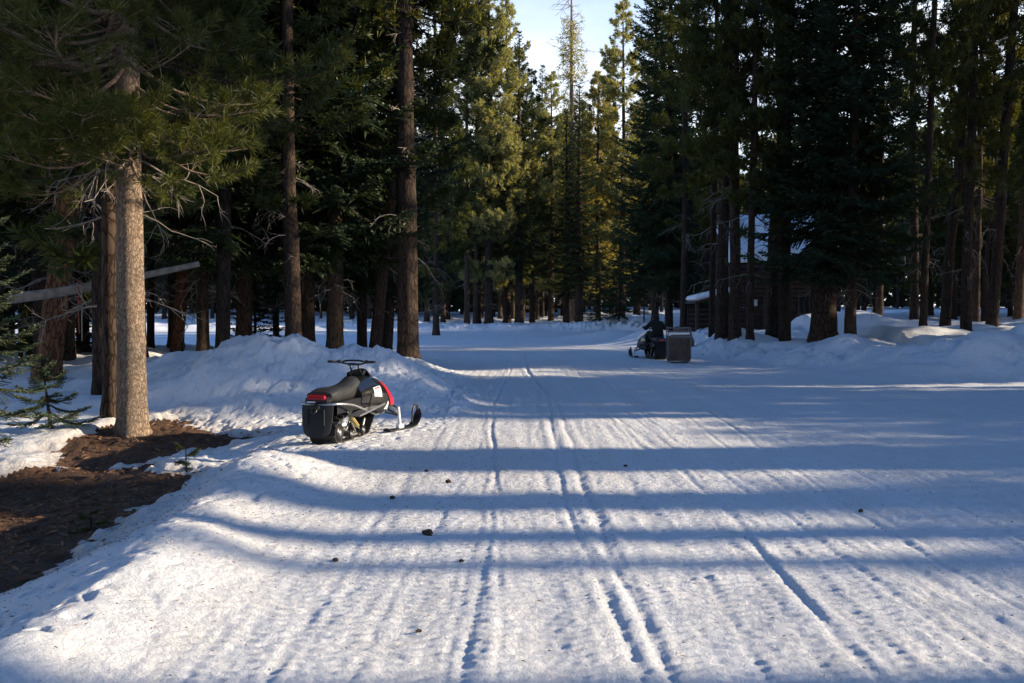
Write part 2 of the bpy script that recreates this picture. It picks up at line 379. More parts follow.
# ------------------------------------------------------------------ tree generators
def unit(v): return v/(np.linalg.norm(v, axis=-1, keepdims=True)+1e-9)
def kites(mb, C, D, L, W, rng, mi=0):
    """flat needle-shaped faces from C along D"""
    n = len(C); D = unit(D); r = unit(np.cross(D, unit(rng.normal(size=(n, 3)))))
    L = np.asarray(L).reshape(-1, 1); W = np.asarray(W).reshape(-1, 1)
    V = np.stack([C, C+D*L*.45+r*W*.5, C+D*L, C+D*L*.45-r*W*.5], 1).reshape(-1, 3)
    i = np.arange(n)[:, None]*4
    mb.add(V, i+np.array([[0, 1, 2, 3]]), mi)
def trunk_fn(rng, H, wob):
    ph = rng.rand(4)*6.28; A = wob*rng.rand(2)
    def c(z):
        z = np.asarray(z, float); t = z/H
        return np.stack([A[0]*(np.sin(z*.35+ph[0])-np.sin(ph[0]))*np.minimum(1, t*4)+A[0]*.4*np.sin(z*.9+ph[1])*np.minimum(1, t*5), A[1]*(np.sin(z*.3+ph[2])-np.sin(ph[2]))*np.minimum(1, t*4), z], -1)
    return c
def trunk_mesh(name, rng, H, r0, cf, mat, sides=14, rings=40, top=.04):
    zs = H*np.linspace(0, 1, rings)**1.5
    P = cf(zs); P[0, 2] = -.5
    t = zs/H
    r = r0*((1-t)**.75*.93+.02)+r0*.28*np.exp(-zs/.22)+.004
    th = np.arange(sides)*2*np.pi/sides
    lob = 1+.10*np.exp(-zs/.5)[:, None]*np.sin(th*4+rng.rand()*6)[None]+.035*rng.normal(size=(rings, sides))
    V = P[:, None, :]+(r[:, None]*lob)[..., None]*np.stack([np.cos(th), np.sin(th), 0*th], -1)[None]
    k = np.arange(rings-1)[:, None]*sides; i = np.arange(sides)[None]; j = (i+1) % sides
    mb = MB(); mb.add(V.reshape(-1, 3), np.stack([k+i, k+j, k+sides+j, k+sides+i], -1).reshape(-1, 4))
    return mb
def dead_branches(mb, rng, cf, rf, z0, z1, n, L0, fork=2, thick=1.0, K=7):
    """bare forked branches: level 0 from the trunk, then forks"""
    zz = rng.uniform(z0, z1, n); az = rng.rand(n)*2*np.pi; el = rng.uniform(-.45, .25, n)
    L = L0*rng.uniform(.35, 1, n)
    B = cf(zz); D = np.stack([np.cos(az)*np.cos(el), np.sin(az)*np.cos(el), np.sin(el)], -1)
    rad = (.010+.011*L)*thick
    for lev in range(fork+1):
        s = np.linspace(0, 1, K)[None, :, None]; n_ = len(B)
        bend = rng.normal(0, .22, (n_, 3)); bend[:, 2] -= .12
        kink = np.cumsum(rng.normal(0, .035, (n_, K, 3)), 1)*s
        P = B[:, None]+L[:, None, None]*(s*D[:, None]+bend[:, None]*s*s+kink)
        mb.tubes(P, rad[:, None]*(1-.8*np.linspace(0, 1, K))[None]+.0015, 4 if lev == 0 else 3)
        if lev == fork: break
        m = 4 if lev == 0 else 3
        nb, ndr, nl, nr = [], [], [], []
        for q_ in range(m):
            k = rng.randint(2, K, n_); base = P[np.arange(n_), k]
            T = unit(P[np.arange(n_), k]-P[np.arange(n_), k-1])
            d = unit(T+rng.normal(0, .55, (n_, 3)))
            nb.append(base); ndr.append(d); nl.append(L*rng.uniform(.25, .5, n_)); nr.append(rad*.5)
        B = np.concatenate(nb); D = np.concatenate(ndr); L = np.concatenate(nl); rad = np.concatenate(nr)
def make_pine(seed, H, r0, zb, Rm, dens=1.0, tn=9, ts=.26, tw=.035, mat='pine', bark='bark', dead=14, deadL=1.3, deadz=None, wob=.12, gap=0., shape='tall', rings=40, deadthick=1., name='pine_tree', bias=None, el0=-.28, zj=.06):
    rng = np.random.RandomState(seed); cf = trunk_fn(rng, H, wob)
    root = empty(name)
    trunk_mesh('trunk', rng, H, r0, cf, bark, rings=rings).build('trunk', M[bark], root)
    nb = int((H-zb)*6.0*dens)
    z = zb+(H-zb)*np.sort(rng.rand(nb))**.95; z = np.round(z/.45)*.45+rng.normal(0, zj, nb); z = np.clip(z, zb*.97, H*.995)
    az = rng.rand(nb)*2*np.pi
    if bias: m_ = (rng.rand(nb) < bias[1]) & (z < zb+6); az[m_] = bias[0]+rng.normal(0, .8, m_.sum())
    t = (z-zb)/(H-zb)
    prof = (1-t)**.62*(.55+.45*np.minimum(1, t*4)) if shape == 'tall' else (1-t)**.85
    clump = 1+.35*np.sin(az*2+z*.7+seed)*np.sin(z*.9+seed)
    L = Rm*prof*rng.uniform(.55, 1.1, nb)*clump+.25
    if gap: keep = rng.rand(nb) > gap; z, t, az, L = z[keep], t[keep], az[keep], L[keep]; nb = len(z)
    el = el0+(.47-el0)*t**(1 if el0 > -.3 else .6)+rng.normal(0, .12, nb); K = 7; s = np.linspace(0, 1, K)[None]
    B = cf(z); dx, dy = np.cos(az)[:, None], np.sin(az)[:, None]
    hor = L[:, None]*s*np.cos(el)[:, None]; ver = L[:, None]*(s*np.sin(el)[:, None]-.10*np.sin(s*3.1)+.17*s*s)
    side = L[:, None]*.12*np.sin(s*3+rng.rand(nb, 1)*6)*s
    P = np.stack([B[:, :1]+hor*dx-side*dy, B[:, 1:2]+hor*dy+side*dx, B[:, 2:]+ver], -1)
    br = MB(); br.tubes(P, (.007+.011*L)[:, None]*(1-.85*s)+.002, 4)
    # branchlets
    m = np.maximum(3, (L*5.5).astype(int)); bi = np.repeat(np.arange(nb), m); n = len(bi)
    sp = .25+.75*rng.rand(n)**.8; idx = sp*(K-1); i0 = np.minimum(idx.astype(int), K-2); fr = (idx-i0)[:, None]
    B2 = P[bi, i0]*(1-fr)+P[bi, i0+1]*fr; T = unit(P[bi, i0+1]-P[bi, i0])
    sid = unit(np.cross(T, np.array([0, 0, 1.])))*rng.choice([-1, 1], n)[:, None]
    D2 = unit(T*.75+sid*rng.uniform(.2, 1., (n, 1))+np.array([0, 0, 1])*rng.normal(.22, .25, (n, 1)))
    L2 = (L[bi]*(.10+.30*(1.1-sp))*rng.uniform(.5, 1.2, n)+.14)
    s3 = np.array([0, .5, 1.])[None, :, None]
    P2 = B2[:, None]+L2[:, None, None]*(s3*D2[:, None]+np.array([0, 0, .16])*s3*s3)
    br.tubes(P2, np.array([.006, .005, .003])[None]*np.ones((n, 1)), 3)
    br.build('branches', M[bark], root)
    # tufts
    C = np.concatenate([P2[:, 2], P2[:, 1]*.35+P2[:, 2]*.65, P2[:, 1], P[:, -1]]); DD = np.concatenate([D2, D2, D2, unit(P[:, -1]-P[:, -2])])
    keep = rng.rand(len(C)) < .93; C, DD = C[keep], DD[keep]
    nC = len(C); ci = np.repeat(np.arange(nC), tn); k = len(ci)
    dirs = unit(DD[ci]*.75+rng.normal(0, .62, (k, 3))+np.array([0, 0, .25]))
    fol = MB(); kites(fol, C[ci]+dirs*.01, dirs, ts*rng.uniform(.6, 1.1, k), tw*rng.uniform(.7, 1.3, k), rng)
    fol.build('crown', M[mat], root, smooth=False)
    if dead:
        db = MB(); z0, z1 = deadz or (max(1.5, zb*.35), zb+1.5)
        dead_branches(db, rng, cf, None, z0, z1, dead, deadL, 2, deadthick); db.build('dead_branches', M['deadwood'], root)
    root['H'] = H; root['r0'] = r0
    return root
def make_fir(seed, H, r0, zb, Rm, dens=1.0, w=.055, mat='fir', bark='bark', step=.10, dead=10, fine=False, wob=.05, pw=.8, name='fir_tree', rings=30):
    rng = np.random.RandomState(seed); cf = trunk_fn(rng, H, wob); root = empty(name)
    trunk_mesh('trunk', rng, H, r0, cf, bark, rings=rings, sides=12).build('trunk', M[bark], root)
    nb = int((H-zb)*11*dens) if not fine else int((H-zb)*26*dens)
    z = zb+(H-zb)*np.linspace(0, 1, nb)**.96
    if fine: z = np.round((z-zb)/.14)*.14+zb
    z = z+rng.normal(0, .03, nb); z = np.clip(z, .05, H*.99); t = (z-zb)/(H-zb); az = np.arange(nb)*2.399+rng.normal(0, .3, nb)
    L = Rm*((1-t)**pw*(.8+.2*np.minimum(1, t*6)))*rng.uniform(.72, 1.1, nb)*(1+.2*np.sin(az*2+z*.8+seed))+.10
    el = -.30+.65*t+rng.normal(0, .08, nb); K = 6; s = np.linspace(0, 1, K)[None]
    B = cf(z); dx, dy = np.cos(az)[:, None], np.sin(az)[:, None]
    hor = L[:, None]*s*np.cos(el)[:, None]; ver = L[:, None]*(s*np.sin(el)[:, None]-.12*np.sin(s*3.1)+.10*s*s)
    P = np.stack([B[:, :1]+hor*dx, B[:, 1:2]+hor*dy, B[:, 2:]+ver], -1)
    br = MB(); br.tubes(P, (.006+.009*L)[:, None]*(1-.85*s)+.0015, 4); br.build('branches', M[bark], root)
    m = np.maximum(4, (L*.88/step*2).astype(int)); bi = np.repeat(np.arange(nb), m); n = len(bi)
    off = np.concatenate([np.arange(k) for k in m]); sp = .12+.88*(off//2*2+1+rng.rand(n)*.6)/m[bi]; sp = np.minimum(sp, 1)
    idx = sp*(K-1); i0 = np.minimum(idx.astype(int), K-2); fr = (idx-i0)[:, None]
    B2 = P[bi, i0]*(1-fr)+P[bi, i0+1]*fr; T = unit(P[bi, i0+1]-P[bi, i0])
    sid = unit(np.cross(T, np.array([0, 0, 1.])))*np.where(off % 2, 1, -1)[:, None]
    D2 = unit(T*.7+sid*.9+np.array([0, 0, 1])*rng.normal(-.10, .12, (n, 1)))
    L2 = L[bi]*(.42*(1.04-sp)+.02)*rng.uniform(.7, 1.15, n)+(.09 if not fine else .035)
    Nn = unit(np.cross(D2, sid))+rng.normal(0, .25, (n, 3)); Wd = unit(np.cross(D2, Nn))
    fol = MB()
    if not fine:
        sv = np.array([0, .5, 1.]); C = B2[:, None]+L2[:, None, None]*sv[None, :, None]*D2[:, None]; C[:, 2, 2] -= L2*.12
        hw = (w*np.array([.35, 1., .12]))[None, :, None]*Wd[:, None]*.5*rng.uniform(.7, 1.3, (n, 1, 1))
        Vv = np.concatenate([C-hw, C+hw], 1).reshape(-1, 3); i = np.arange(n)[:, None, None]*6
        fol.add(Vv, (i+np.array([[[0, 3, 4, 1], [1, 4, 5, 2]]])).reshape(-1, 4))
        # short spikelets that break up every edge
        k = 6; ci = np.repeat(np.arange(n), k); u = rng.uniform(.15, 1, n*k)[:, None]
        base = B2[ci]+D2[ci]*L2[ci][:, None]*u; dd = unit(D2[ci]*.8+Wd[ci]*rng.choice([-1, 1], n*k)[:, None]*.8+rng.normal(0, .25, (n*k, 3)))
        kites(fol, base, dd, rng.uniform(.07, .17, n*k), w*.55, rng)
    else:
        # real needles set along every twig and the branch itself
        k = 40; ci = np.repeat(np.arange(n), k); u = rng.uniform(.0, 1, n*k)[:, None]
        base = B2[ci]+D2[ci]*L2[ci][:, None]*u; dd = unit(D2[ci]*.55+Wd[ci]*rng.choice([-1, 1], n*k)[:, None]+np.array([0, 0, .35])+rng.normal(0, .2, (n*k, 3)))
        kites(fol, base, dd, rng.uniform(.022, .040, n*k), .0075, rng)
        tw = MB(); C = B2[:, None]+L2[:, None, None]*np.array([0, 1.])[None, :, None]*D2[:, None]; tw.tubes(C, np.full((n, 2), .002), 3); tw.build('twigs', M[bark], root)
        k = 60; ci = np.repeat(np.arange(nb), k); u = rng.uniform(.1, 1, nb*k); idx = u*(K-1); i0 = np.minimum(idx.astype(int), K-2); fr = (idx-i0)[:, None]
        base = P[ci, i0]*(1-fr)+P[ci, i0+1]*fr; T = unit(P[ci, i0+1]-P[ci, i0]); sd_ = unit(np.cross(T, np.array([0, 0, 1.])))*rng.choice([-1, 1], nb*k)[:, None]
        kites(fol, base, unit(T*.6+sd_+np.array([0, 0, .4])+rng.normal(0, .25, (nb*k, 3))), rng.uniform(.025, .04, nb*k), .008, rng)
    fol.build('crown', M[mat], root, smooth=False)
    if dead:
        db = MB(); dead_branches(db, rng, cf, None, max(1, zb*.3), zb+.5, dead, 1.1, 1); db.build('dead_branches', M['deadwood'], root)
    root['H'] = H; root['r0'] = r0
    return root

PROTO = {}
def reg(key, o): PROTO[key] = [o, False]
reg('pineA', make_pine(11, 25, .26, 5.0, 2.9, 1.15, tn=11, ts=.32, tw=.05))
reg('pineB', make_pine(12, 25, .26, 4.5, 2.5, 1.15, gap=.15, tn=11, ts=.32, tw=.05))
reg('pineC', make_pine(13, 25, .26, 7, 3.0, 1.2, tn=11, ts=.32, tw=.05))
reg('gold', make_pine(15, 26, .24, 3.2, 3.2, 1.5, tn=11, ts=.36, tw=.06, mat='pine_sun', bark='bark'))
reg('high', make_fir(25, 28, .26, 13.0, 3.3, 1.2, w=.16, step=.14, dead=6))
reg('pineD', make_pine(14, 24, .24, 2.8, 2.8, 1.15, tn=11, ts=.32, tw=.05))
reg('firA', make_fir(21, 24, .30, 4.2, 3.0, 1.0, w=.10, step=.13))
reg('firD', make_fir(26, 22, .30, 2.7, 3.3, 1.25, w=.11, step=.12))
reg('pineR', make_pine(16, 24, .24, 3.4, 2.9, 1.25, tn=11, ts=.32, tw=.05, bark='bark_red'))
reg('firB', make_fir(22, 22, .26, 5.5, 2.5, .9, w=.10, step=.14))
reg('firC', make_fir(23, 20, .22, 3.0, 2.2, .9, w=.10, step=.14))
reg('young', make_fir(24, 6, .08, .5, 1.35, 1.3, w=.06, step=.09, dead=0, rings=14))
def copy_tree(root):
    c = root.copy(); col.objects.link(c)
    for ch in root.children:
        k = ch.copy(); col.objects.link(k); k.parent = c
        if 'label' in k: del k['label']
    return c
SPOTS = []
def place(key, x, y, H, rad=None, wid=1.0, rz=None, lean=(0, 0), label=None, group=None, cat=None, name=None, z=None, rnd=random.Random(5)):
    pr = PROTO[key]
    if not pr[1]: o = pr[0]; pr[1] = True
    else: o = copy_tree(pr[0])
    s = H/o['H'] if 'H' in o else H
    o.location = (x, y, (gz(x, y) if z is None else z)-.03)
    o.rotation_euler = (lean[1], lean[0], 0)
    o.rotation_mode = 'XYZ'
    rzv = rnd.uniform(0, 6.28) if rz is None else rz
    o.rotation_euler = (Matrix.Rotation(lean[0], 3, 'Y') @ Matrix.Rotation(lean[1], 3, 'X') @ Matrix.Rotation(rzv, 3, 'Z')).to_euler()
    sx = wid*(.5+.5*s)
    o.scale = (sx, sx, s)
    for ch in o.children:
        ch.scale = (1, 1, 1)
        if ch.name.split('.')[0] == 'trunk' and rad: k = rad/(o['r0']*sx); ch.scale = (k, k, 1)
    tag(o, label, cat or ('fir tree' if key.startswith(('fir', 'young')) else 'pine tree'), group)
    SPOTS.append((x, y))
    return o
def X(px, d): return (px-512)/F*d

# --- foreground and middle trees one can tell apart:  (key, px, depth, H, trunk width px, lean right, label)
FG = [
 ('pineR', 46, 19.5, 22, 25, .13, 'dark leaning pine with a rusty lit edge, leftmost thick trunk, beside the hanging strap'),
 ('pineD', 101, 16.6, 24, 19, .0, 'shaded trunk just left of and behind the sunlit pale trunk'),
 ('pineR', 176, 27, 22, 13, .09, 'leaning rusty brown trunk behind the left shoulder of the big snow mound'),
 ('firD', 203, 25.5, 24, 13, .0, 'straight black trunk standing just right of the leaning rusty brown one'),
 ('pineD', 222, 29, 24, 11, .0, 'dark trunk above the left slope of the big mound, third from the rusty brown one'),
 ('firB', 247, 31, 20, 7, .0, 'thin dark fir trunk above the left half of the big snow mound'),
 ('firD', 276, 33, 24, 7, .0, 'slim dark trunk rising directly behind the peak of the big mound'),
 ('pineD', 297, 29, 24, 10, .0, 'trunk with bright sunlit spots low down, right behind the peak of the mound'),
 ('firD', 308, 27, 25, 15, .0, 'thick black trunk just right of the sun-spotted one behind the mound'),
 ('firD', 335, 26.5, 24, 18, .0, 'thick dark trunk with rusty lower bark above the parked snowmobile handlebar'),
 ('firD', 362, 30, 23, 11, .0, 'narrow dark trunk between the two thick ones above the parked snowmobile nose'),
 ('pineC', 374, 27.5, 24, 13, .10, 'front trunk of the leaning pair left of the massive dark trunk'),
 ('pineB', 386, 30, 24, 11, .07, 'rear trunk of the leaning pair left of the massive dark trunk'),
 ('pineC', 408, 25.8, 27, 23, .0, 'massive dark pine at the corner where the road arm opens to the left'),
 ('pineD', 436, 60, 25, 7, .0, 'pine behind the road arm, first right of the massive corner trunk'),
 ('firB', 467, 75, 25, 6, .0, 'dark fir behind the far snowbank, beyond the left lit streak on the road'),
 ('gold', 477, 77, 27, 8, .0, 'pine with sunlit golden top left of the tall pair behind the far snowbank'),
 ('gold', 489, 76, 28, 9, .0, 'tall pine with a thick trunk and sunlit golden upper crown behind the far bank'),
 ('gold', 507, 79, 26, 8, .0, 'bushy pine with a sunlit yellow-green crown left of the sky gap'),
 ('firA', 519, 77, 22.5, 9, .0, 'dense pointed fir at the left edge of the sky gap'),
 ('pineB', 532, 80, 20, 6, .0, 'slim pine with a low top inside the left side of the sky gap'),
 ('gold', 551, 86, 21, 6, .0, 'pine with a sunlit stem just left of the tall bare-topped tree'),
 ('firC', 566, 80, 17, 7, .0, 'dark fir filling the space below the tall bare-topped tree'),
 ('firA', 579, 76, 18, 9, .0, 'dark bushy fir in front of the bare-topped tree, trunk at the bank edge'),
 ('gold', 598, 82, 20, 6, .0, 'narrow sunlit green-gold fir just right of the bare-topped tree'),
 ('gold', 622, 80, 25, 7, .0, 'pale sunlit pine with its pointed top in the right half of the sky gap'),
 ('firD', 655, 62, 24, 8, .0, 'dark pine right behind the rider, right edge of the sky gap'),
 ('firD', 669, 55, 27, 9, .0, 'dark fir between the rider and the cabin porch'),
 ('pineA', 684, 50, 24, 9, .0, 'dark pine above the cargo sled, left of the cabin porch'),
 ('pineB', 712, 38, 24, 7, .0, 'slim trunk left of the close group of trunks in front of the cabin'),
 ('pineC', 722, 35, 24, 13, .0, 'thick dark trunk at the left of the cabin front, beside the slim one'),
 ('pineA', 735, 34.5, 25, 12, .0, 'trunk with a bright line of sun down its right edge in front of the cabin'),
 ('pineB', 750, 33.5, 24, 8, .0, 'narrow straight trunk standing before the snowy cabin roof'),
 ('pineC', 773, 37, 25, 15, .0, 'dark flaring trunk before the cabin door, behind the lit brown one'),
 ('pineA', 785, 33.5, 24, 12, .0, 'brown half-lit trunk at the middle of the cabin front'),
 ('firD', 824, 32.5, 22, 27, .0, 'big dense dark fir with layered boughs and the thickest trunk on the right'),
 ('firD', 850, 31, 20, 12, .01, 'dark fir trunk leaning beside the big dense fir, close to the bank'),
 ('pineB', 879, 42, 26, 8, .0, 'tall slim trunk lit bright along its full length right of the big fir'),
 ('pineB', 914, 40, 24, 9, .0, 'dark slim trunk, left of the two thin ones near the sky gap on the right'),
 ('pineB', 923, 32.5, 24, 8, .02, 'thin dark trunk standing nearest the right bank, alone in front'),
 ('pineC', 945, 37, 21, 11, .04, 'pale lit trunk with a broken-looking thin top, right of the sky gap'),
 ('pineB', 966, 34, 25, 11, .0, 'dark trunk just right of the pale lit one on the right side'),
 ('pineA', 976, 41, 25, 7, .0, 'thin trunk close behind the dark one on the right side'),
 ('pineC', 992, 36, 25, 12, .06, 'dark trunk leaning right near the right edge of the picture'),
 ('firB', 1018, 43, 24, 10, .03, 'rightmost leaning trunk at the edge of the picture'),
]
for key, px, d, H, wpx, ln, lab in FG:
    place(key, X(px, d), d, H, rad=wpx/F*d/2, lean=(ln, 0), wid=.62 if px > 860 else (.72 if 700 < px < 800 else .9), label=lab)

# near pine with the sunlit pale trunk: its own mesh, finer needles and grey dead twigs
near = make_pine(31, 17, .20, 3.9, 3.3, 2.7, bias=(-math.pi/2-1.0, .5), el0=-.62, zj=.16, tn=34, ts=.17, tw=.012, mat='pine_sunlit', bark='bark_pale', dead=13, deadL=1.6, deadz=(3.2, 6.5), wob=.03, rings=70, deadthick=.6)
near.location = (X(131, 13.4), 13.4, gz(X(131, 13.4), 13.4)); near.rotation_euler = (0, 0, 1.0)
tag(near, 'nearest pine with a pale sunlit trunk and sun-gilded needles rising from bare brown soil', 'pine tree')
SPOTS.append((near.location.x, near.location.y))
near2 = make_pine(32, 18, .13, 3.6, 3.0, 2.2, tn=26, ts=.20, tw=.016, mat='pine', dead=10, deadL=1.4, deadz=(2.8, 5), wob=.03)
near2.location = (X(111, 14.1), 14.1, gz(X(111, 14.1), 14.1))
tag(near2, 'shaded trunk pressed close to the left side of the pale sunlit trunk', 'pine tree')
SPOTS.append((near2.location.x, near2.location.y))

# bare-topped tree in the sky gap
def snag():
    rng = np.random.RandomState(41); H = 30; cf = trunk_fn(rng, H, .05); root = empty('bare_topped_tree')
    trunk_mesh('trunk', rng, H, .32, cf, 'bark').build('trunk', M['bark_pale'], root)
    db = MB(); dead_branches(db, rng, cf, None, 16, 29.5, 90, 1.9, 1, 1.3); db.build('dead_branches', M['deadwood'], root)
    f = MB(); n = 650; zz = rng.uniform(8, 25, n); a = rng.rand(n)*6.28; rr = rng.uniform(.4, 1.9, n)*(1-(zz-10)/30)
    C = cf(zz)+np.stack([np.cos(a)*rr, np.sin(a)*rr, -.1*rr], -1); ci = np.repeat(np.arange(n), 8)
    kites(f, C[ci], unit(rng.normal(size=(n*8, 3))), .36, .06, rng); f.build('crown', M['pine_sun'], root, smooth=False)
    root.location = (X(571, 82), 82, gz(X(571, 82), 82))
    return tag(root, 'tall half-dead conifer with a bare grey top standing in the middle of the sky gap', 'dead tree')
snag(); SPOTS.append((X(571, 82), 82))

# --- the forest behind, individuals one can still count
rnd = random.Random(77)
def ok(x, y, dmin):
    if float(poly_sd(np.array([x]), np.array([y]), ROAD)[0]) < 2.2: return False
    if 7.5 < x < 22 and 42 < y < 60: return False
    if y > 25 and 625 < 512+x/y*F < 706 and y < 72: return False
    return all((x-a)**2+(y-b)**2 > dmin*dmin for a, b in SPOTS)
def scatter(n, xr, yr, dmin, keys, hr, label, group, pxr=None, tall=None):
    c = 0; tries = 0
    while c < n and tries < 6000:
        tries += 1; y = rnd.uniform(*yr)
        x = X(rnd.uniform(*pxr), y) if pxr else rnd.uniform(*xr)
        if not ok(x, y, dmin): continue
        H = rnd.uniform(*hr); px = 512+x/y*F if y > 1 else 0
        if 884 < px < 926: continue
        if px > 638 and y > 60: H = min(H, rnd.uniform(14, 17))
        if px > 675 and y > 56: H = min(H, rnd.uniform(12, 16))
        if 505 < px < 645 and y > 60: H = min(H, 1+(308-rnd.uniform(60, 150))/F*y)
        if 880 < px < 935: H = min(H, 1+(308-rnd.uniform(130, 200))/F*y)
        place(rnd.choice(keys), x, y, H, rad=rnd.uniform(.11, .26), wid=rnd.uniform(.75, 1.1), lean=(rnd.gauss(0, .015), rnd.gauss(0, .015)), label=label, group=group, rnd=rnd)
        c += 1
    print(group, c)
scatter(44, None, (24, 44), 1.7, ['pineA', 'pineB', 'pineD', 'firB', 'firA', 'firC'], (17, 25), 'dark conifer deep in the shaded stand left of the road and snow mound', 'conifers in the shaded stand on the left', (-60, 385))
scatter(26, None, (74, 100), 2.0, ['pineD', 'pineB', 'firA', 'firC', 'firB'], (19, 27), 'dark conifer in the forest behind the far snowbank and the road arm', 'conifers behind the far snowbank', (0, 470))
scatter(24, None, (84, 110), 2.0, ['pineD', 'pineB', 'firA', 'firC'], (18, 25), 'conifer in the forest behind the far snowbank below the sky gap', 'conifers below the sky gap', (470, 670))
scatter(32, None, (44, 78), 2.4, ['pineA', 'pineB', 'pineC', 'pineB', 'pineC', 'firC'], (16, 23), 'dark conifer in the forest around and behind the cabin on the right', 'conifers round the cabin', (675, 1075))
scatter(9, None, (20, 27), 1.6, ['pineD', 'pineA', 'firC', 'firB'], (14, 20), 'dark conifer crowding the left edge behind the leaning pine', 'conifers at the left edge', (-170, 60))

# far mass of the wood, reads as one
def far_wood():
    rng = np.random.RandomState(9); fol = MB(); tk = MB()
    pts = []
    for _ in range(520):
        y = rng.uniform(108, 190); px = rng.uniform(-150, 1180); x = (px-512)/F*y
        H = rng.uniform(17, 24); r = rng.uniform(.13, .26)
        if rng.rand() < .0: continue
        z0 = gz(x, y)
        tk.tubes(np.array([[x, y, z0-.5], [x, y, z0+H*.5], [x, y, z0+H]]), np.array([r, r*.7, .02]), 6)
        n = 480; t = rng.rand(n)**1.1; zb = H*rng.uniform(.04, .25); zz = zb+(H-zb)*t; a = rng.rand(n)*6.28; rr = (1-t)**.7*2.6*rng.uniform(.3, 1.05, n)
        C = np.stack([x+np.cos(a)*rr, y+np.sin(a)*rr, z0+zz-.2*rr], -1); D = np.stack([np.cos(a), np.sin(a), rng.normal(-.1, .4, n)], -1)+rng.normal(0, .5, (n, 3))
        kites(fol, C, D, rng.uniform(.7, 1.5, n), rng.uniform(.25, .6, n), rng)
    n = 9000; yy = rng.uniform(150, 195, n); xx = (rng.uniform(-200, 1230, n)-512)/F*yy; C = np.stack([xx, yy, 1.2+rng.rand(n)**1.5*7], -1)
    kites(fol, C, rng.normal(size=(n, 3)), rng.uniform(1.2, 2.4, n), rng.uniform(.6, 1.3, n), rng)
    mb = MB(); mb.v = tk.v+fol.v; mb.f = tk.f+[f+tk.n for f in fol.f]; mb.fm = tk.fm+[m+1 for m in fol.fm]; mb.n = tk.n+fol.n
    o = mb.build('distant_forest', [M['bark'], M['fir']], smooth=False)
    tag(o, 'far-off dark conifer wood closing the view behind everything', 'forest', kind='stuff')
far_wood()

# --- unseen wood out of frame to the right, placed to throw the shade bands
def off(key, x, y, H, rad, wid=1.0, **k):
    return place(key, x, y, H, rad=rad, wid=wid, label='unseen conifer beyond the right edge of the road, placed for its shade', group='unseen shade-casting conifers right of the road', rnd=rnd)
def shade_y(y, Xo, x=1.5): return y+(Xo-x)*math.tan(R(90-SUN_AZ))
for y, Xo, r in ((3.6, 27, .36), (4.2, 24, .34), (6.4, 26, .20), (7.2, 24, .30), (8.65, 27, .40), (10.35, 23, .36), (10.65, 25.5, .34), (8.3, 24, .25), (10.95, 28, .40), (11.45, 25, .34), (15.2, 24, .4), (15.9, 27, .38), (16.3, 23, .4), (17.6, 27, .4), (19, 27, .3), (21.5, 26, .3)):
    off('high', Xo, shade_y(y, Xo), 31.5 if 9.5 < y < 17 else 29, r, 1.1)
for i in range(44):
    y = 1.6+i*.4; Xo = 21+(i % 3)*.9+rnd.uniform(-.3, .3)
    off('young', Xo, shade_y(y, Xo), rnd.uniform(5.0, 5.6)+.25*(i % 3), .06, 1.5)  # low unseen firs that shade the right end of the light patch
off('firC', 23, 16.9, 23, .2, 1.0)
for y in (17.6, 19.4, 21.4): off('firB', 22.5, y+.8, 23, .2, 1.0)  # unseen firs added to shade the mound and the road beyond it
for i in range(7): off('young', 20+rnd.uniform(-.8, .8), 23+i*.75, rnd.uniform(4.4, 5.2), .06, 1.5)  # added low blockers, keep the sun off the far right of the road
y = 18.9; k_ = 0
while y < 118:
    x = max(17.5, .55*y+4.5)
    for row in range(3 if y > 30 else 2):
        if abs(y-25) < 1.9 or abs(y-40) < 2.1 or (30 < y < 46 and rnd.random() < .4): continue
        hh = rnd.uniform(22, 26) if y < 58 else rnd.uniform(14, 18)
        off(('firA', 'pineD', 'firA', 'firB')[(k_+row) % 4], x+row*4.2+rnd.uniform(-.6, .6), y+row*1.3+rnd.uniform(-.5, .5)+.6, hh, .24, 1.1)  # unseen blocking rows, added to hold the forest in shade
    y += 2.5+.012*y; k_ += 1
for i in range(44):   # unseen trees behind and left of the camera, added to cut sky light
    a = rnd.uniform(1.2, 3.6); rr = rnd.uniform(12, 34); x, y = -rr*math.sin(a), rr*math.cos(a)
    if abs(x) < 6: x = -8-abs(x)
    place(rnd.choice(['pineA', 'pineD', 'firB']), x, y, 22, .24, label='unseen conifer added behind the viewpoint to block sky light', group='unseen sky-blocking conifers behind the viewpoint', rnd=rnd)

# near firs at the left edge, saplings
lf = make_fir(51, 3.5, .05, 1.1, 1.05, .95, mat='fir_sage', step=.05, fine=True, dead=0, name='young_fir', rings=12)
lf.location = (-5.35, 9.6, gz(-5.35, 9.6)-.05); tag(lf, 'young sage-green fir whose boughs reach in at the left edge', 'fir tree')
sp = make_fir(52, 1.0, .02, .22, .62, 1.1, mat='fir_sage', step=.035, fine=True, dead=0, name='fir_sapling', rings=8)
sp.location = (X(50, 13.2), 13.2, gz(X(50, 13.2), 13.2)-.08); sp.rotation_euler = (0, -.12, 0); tag(sp, 'small fir sapling poking out of the snow left of the pale sunlit trunk', 'fir sapling')
s2 = make_fir(53, .28, .006, .03, .13, .9, mat='pine_sunlit', step=.02, fine=True, dead=0, name='conifer_seedling', rings=6)
s2.location = (X(185, 11.6), 11.6, gz(X(185, 11.6), 11.6)); tag(s2, 'tiny green seedling on the edge of the bare soil, nearer the sunlit pine', 'seedling')
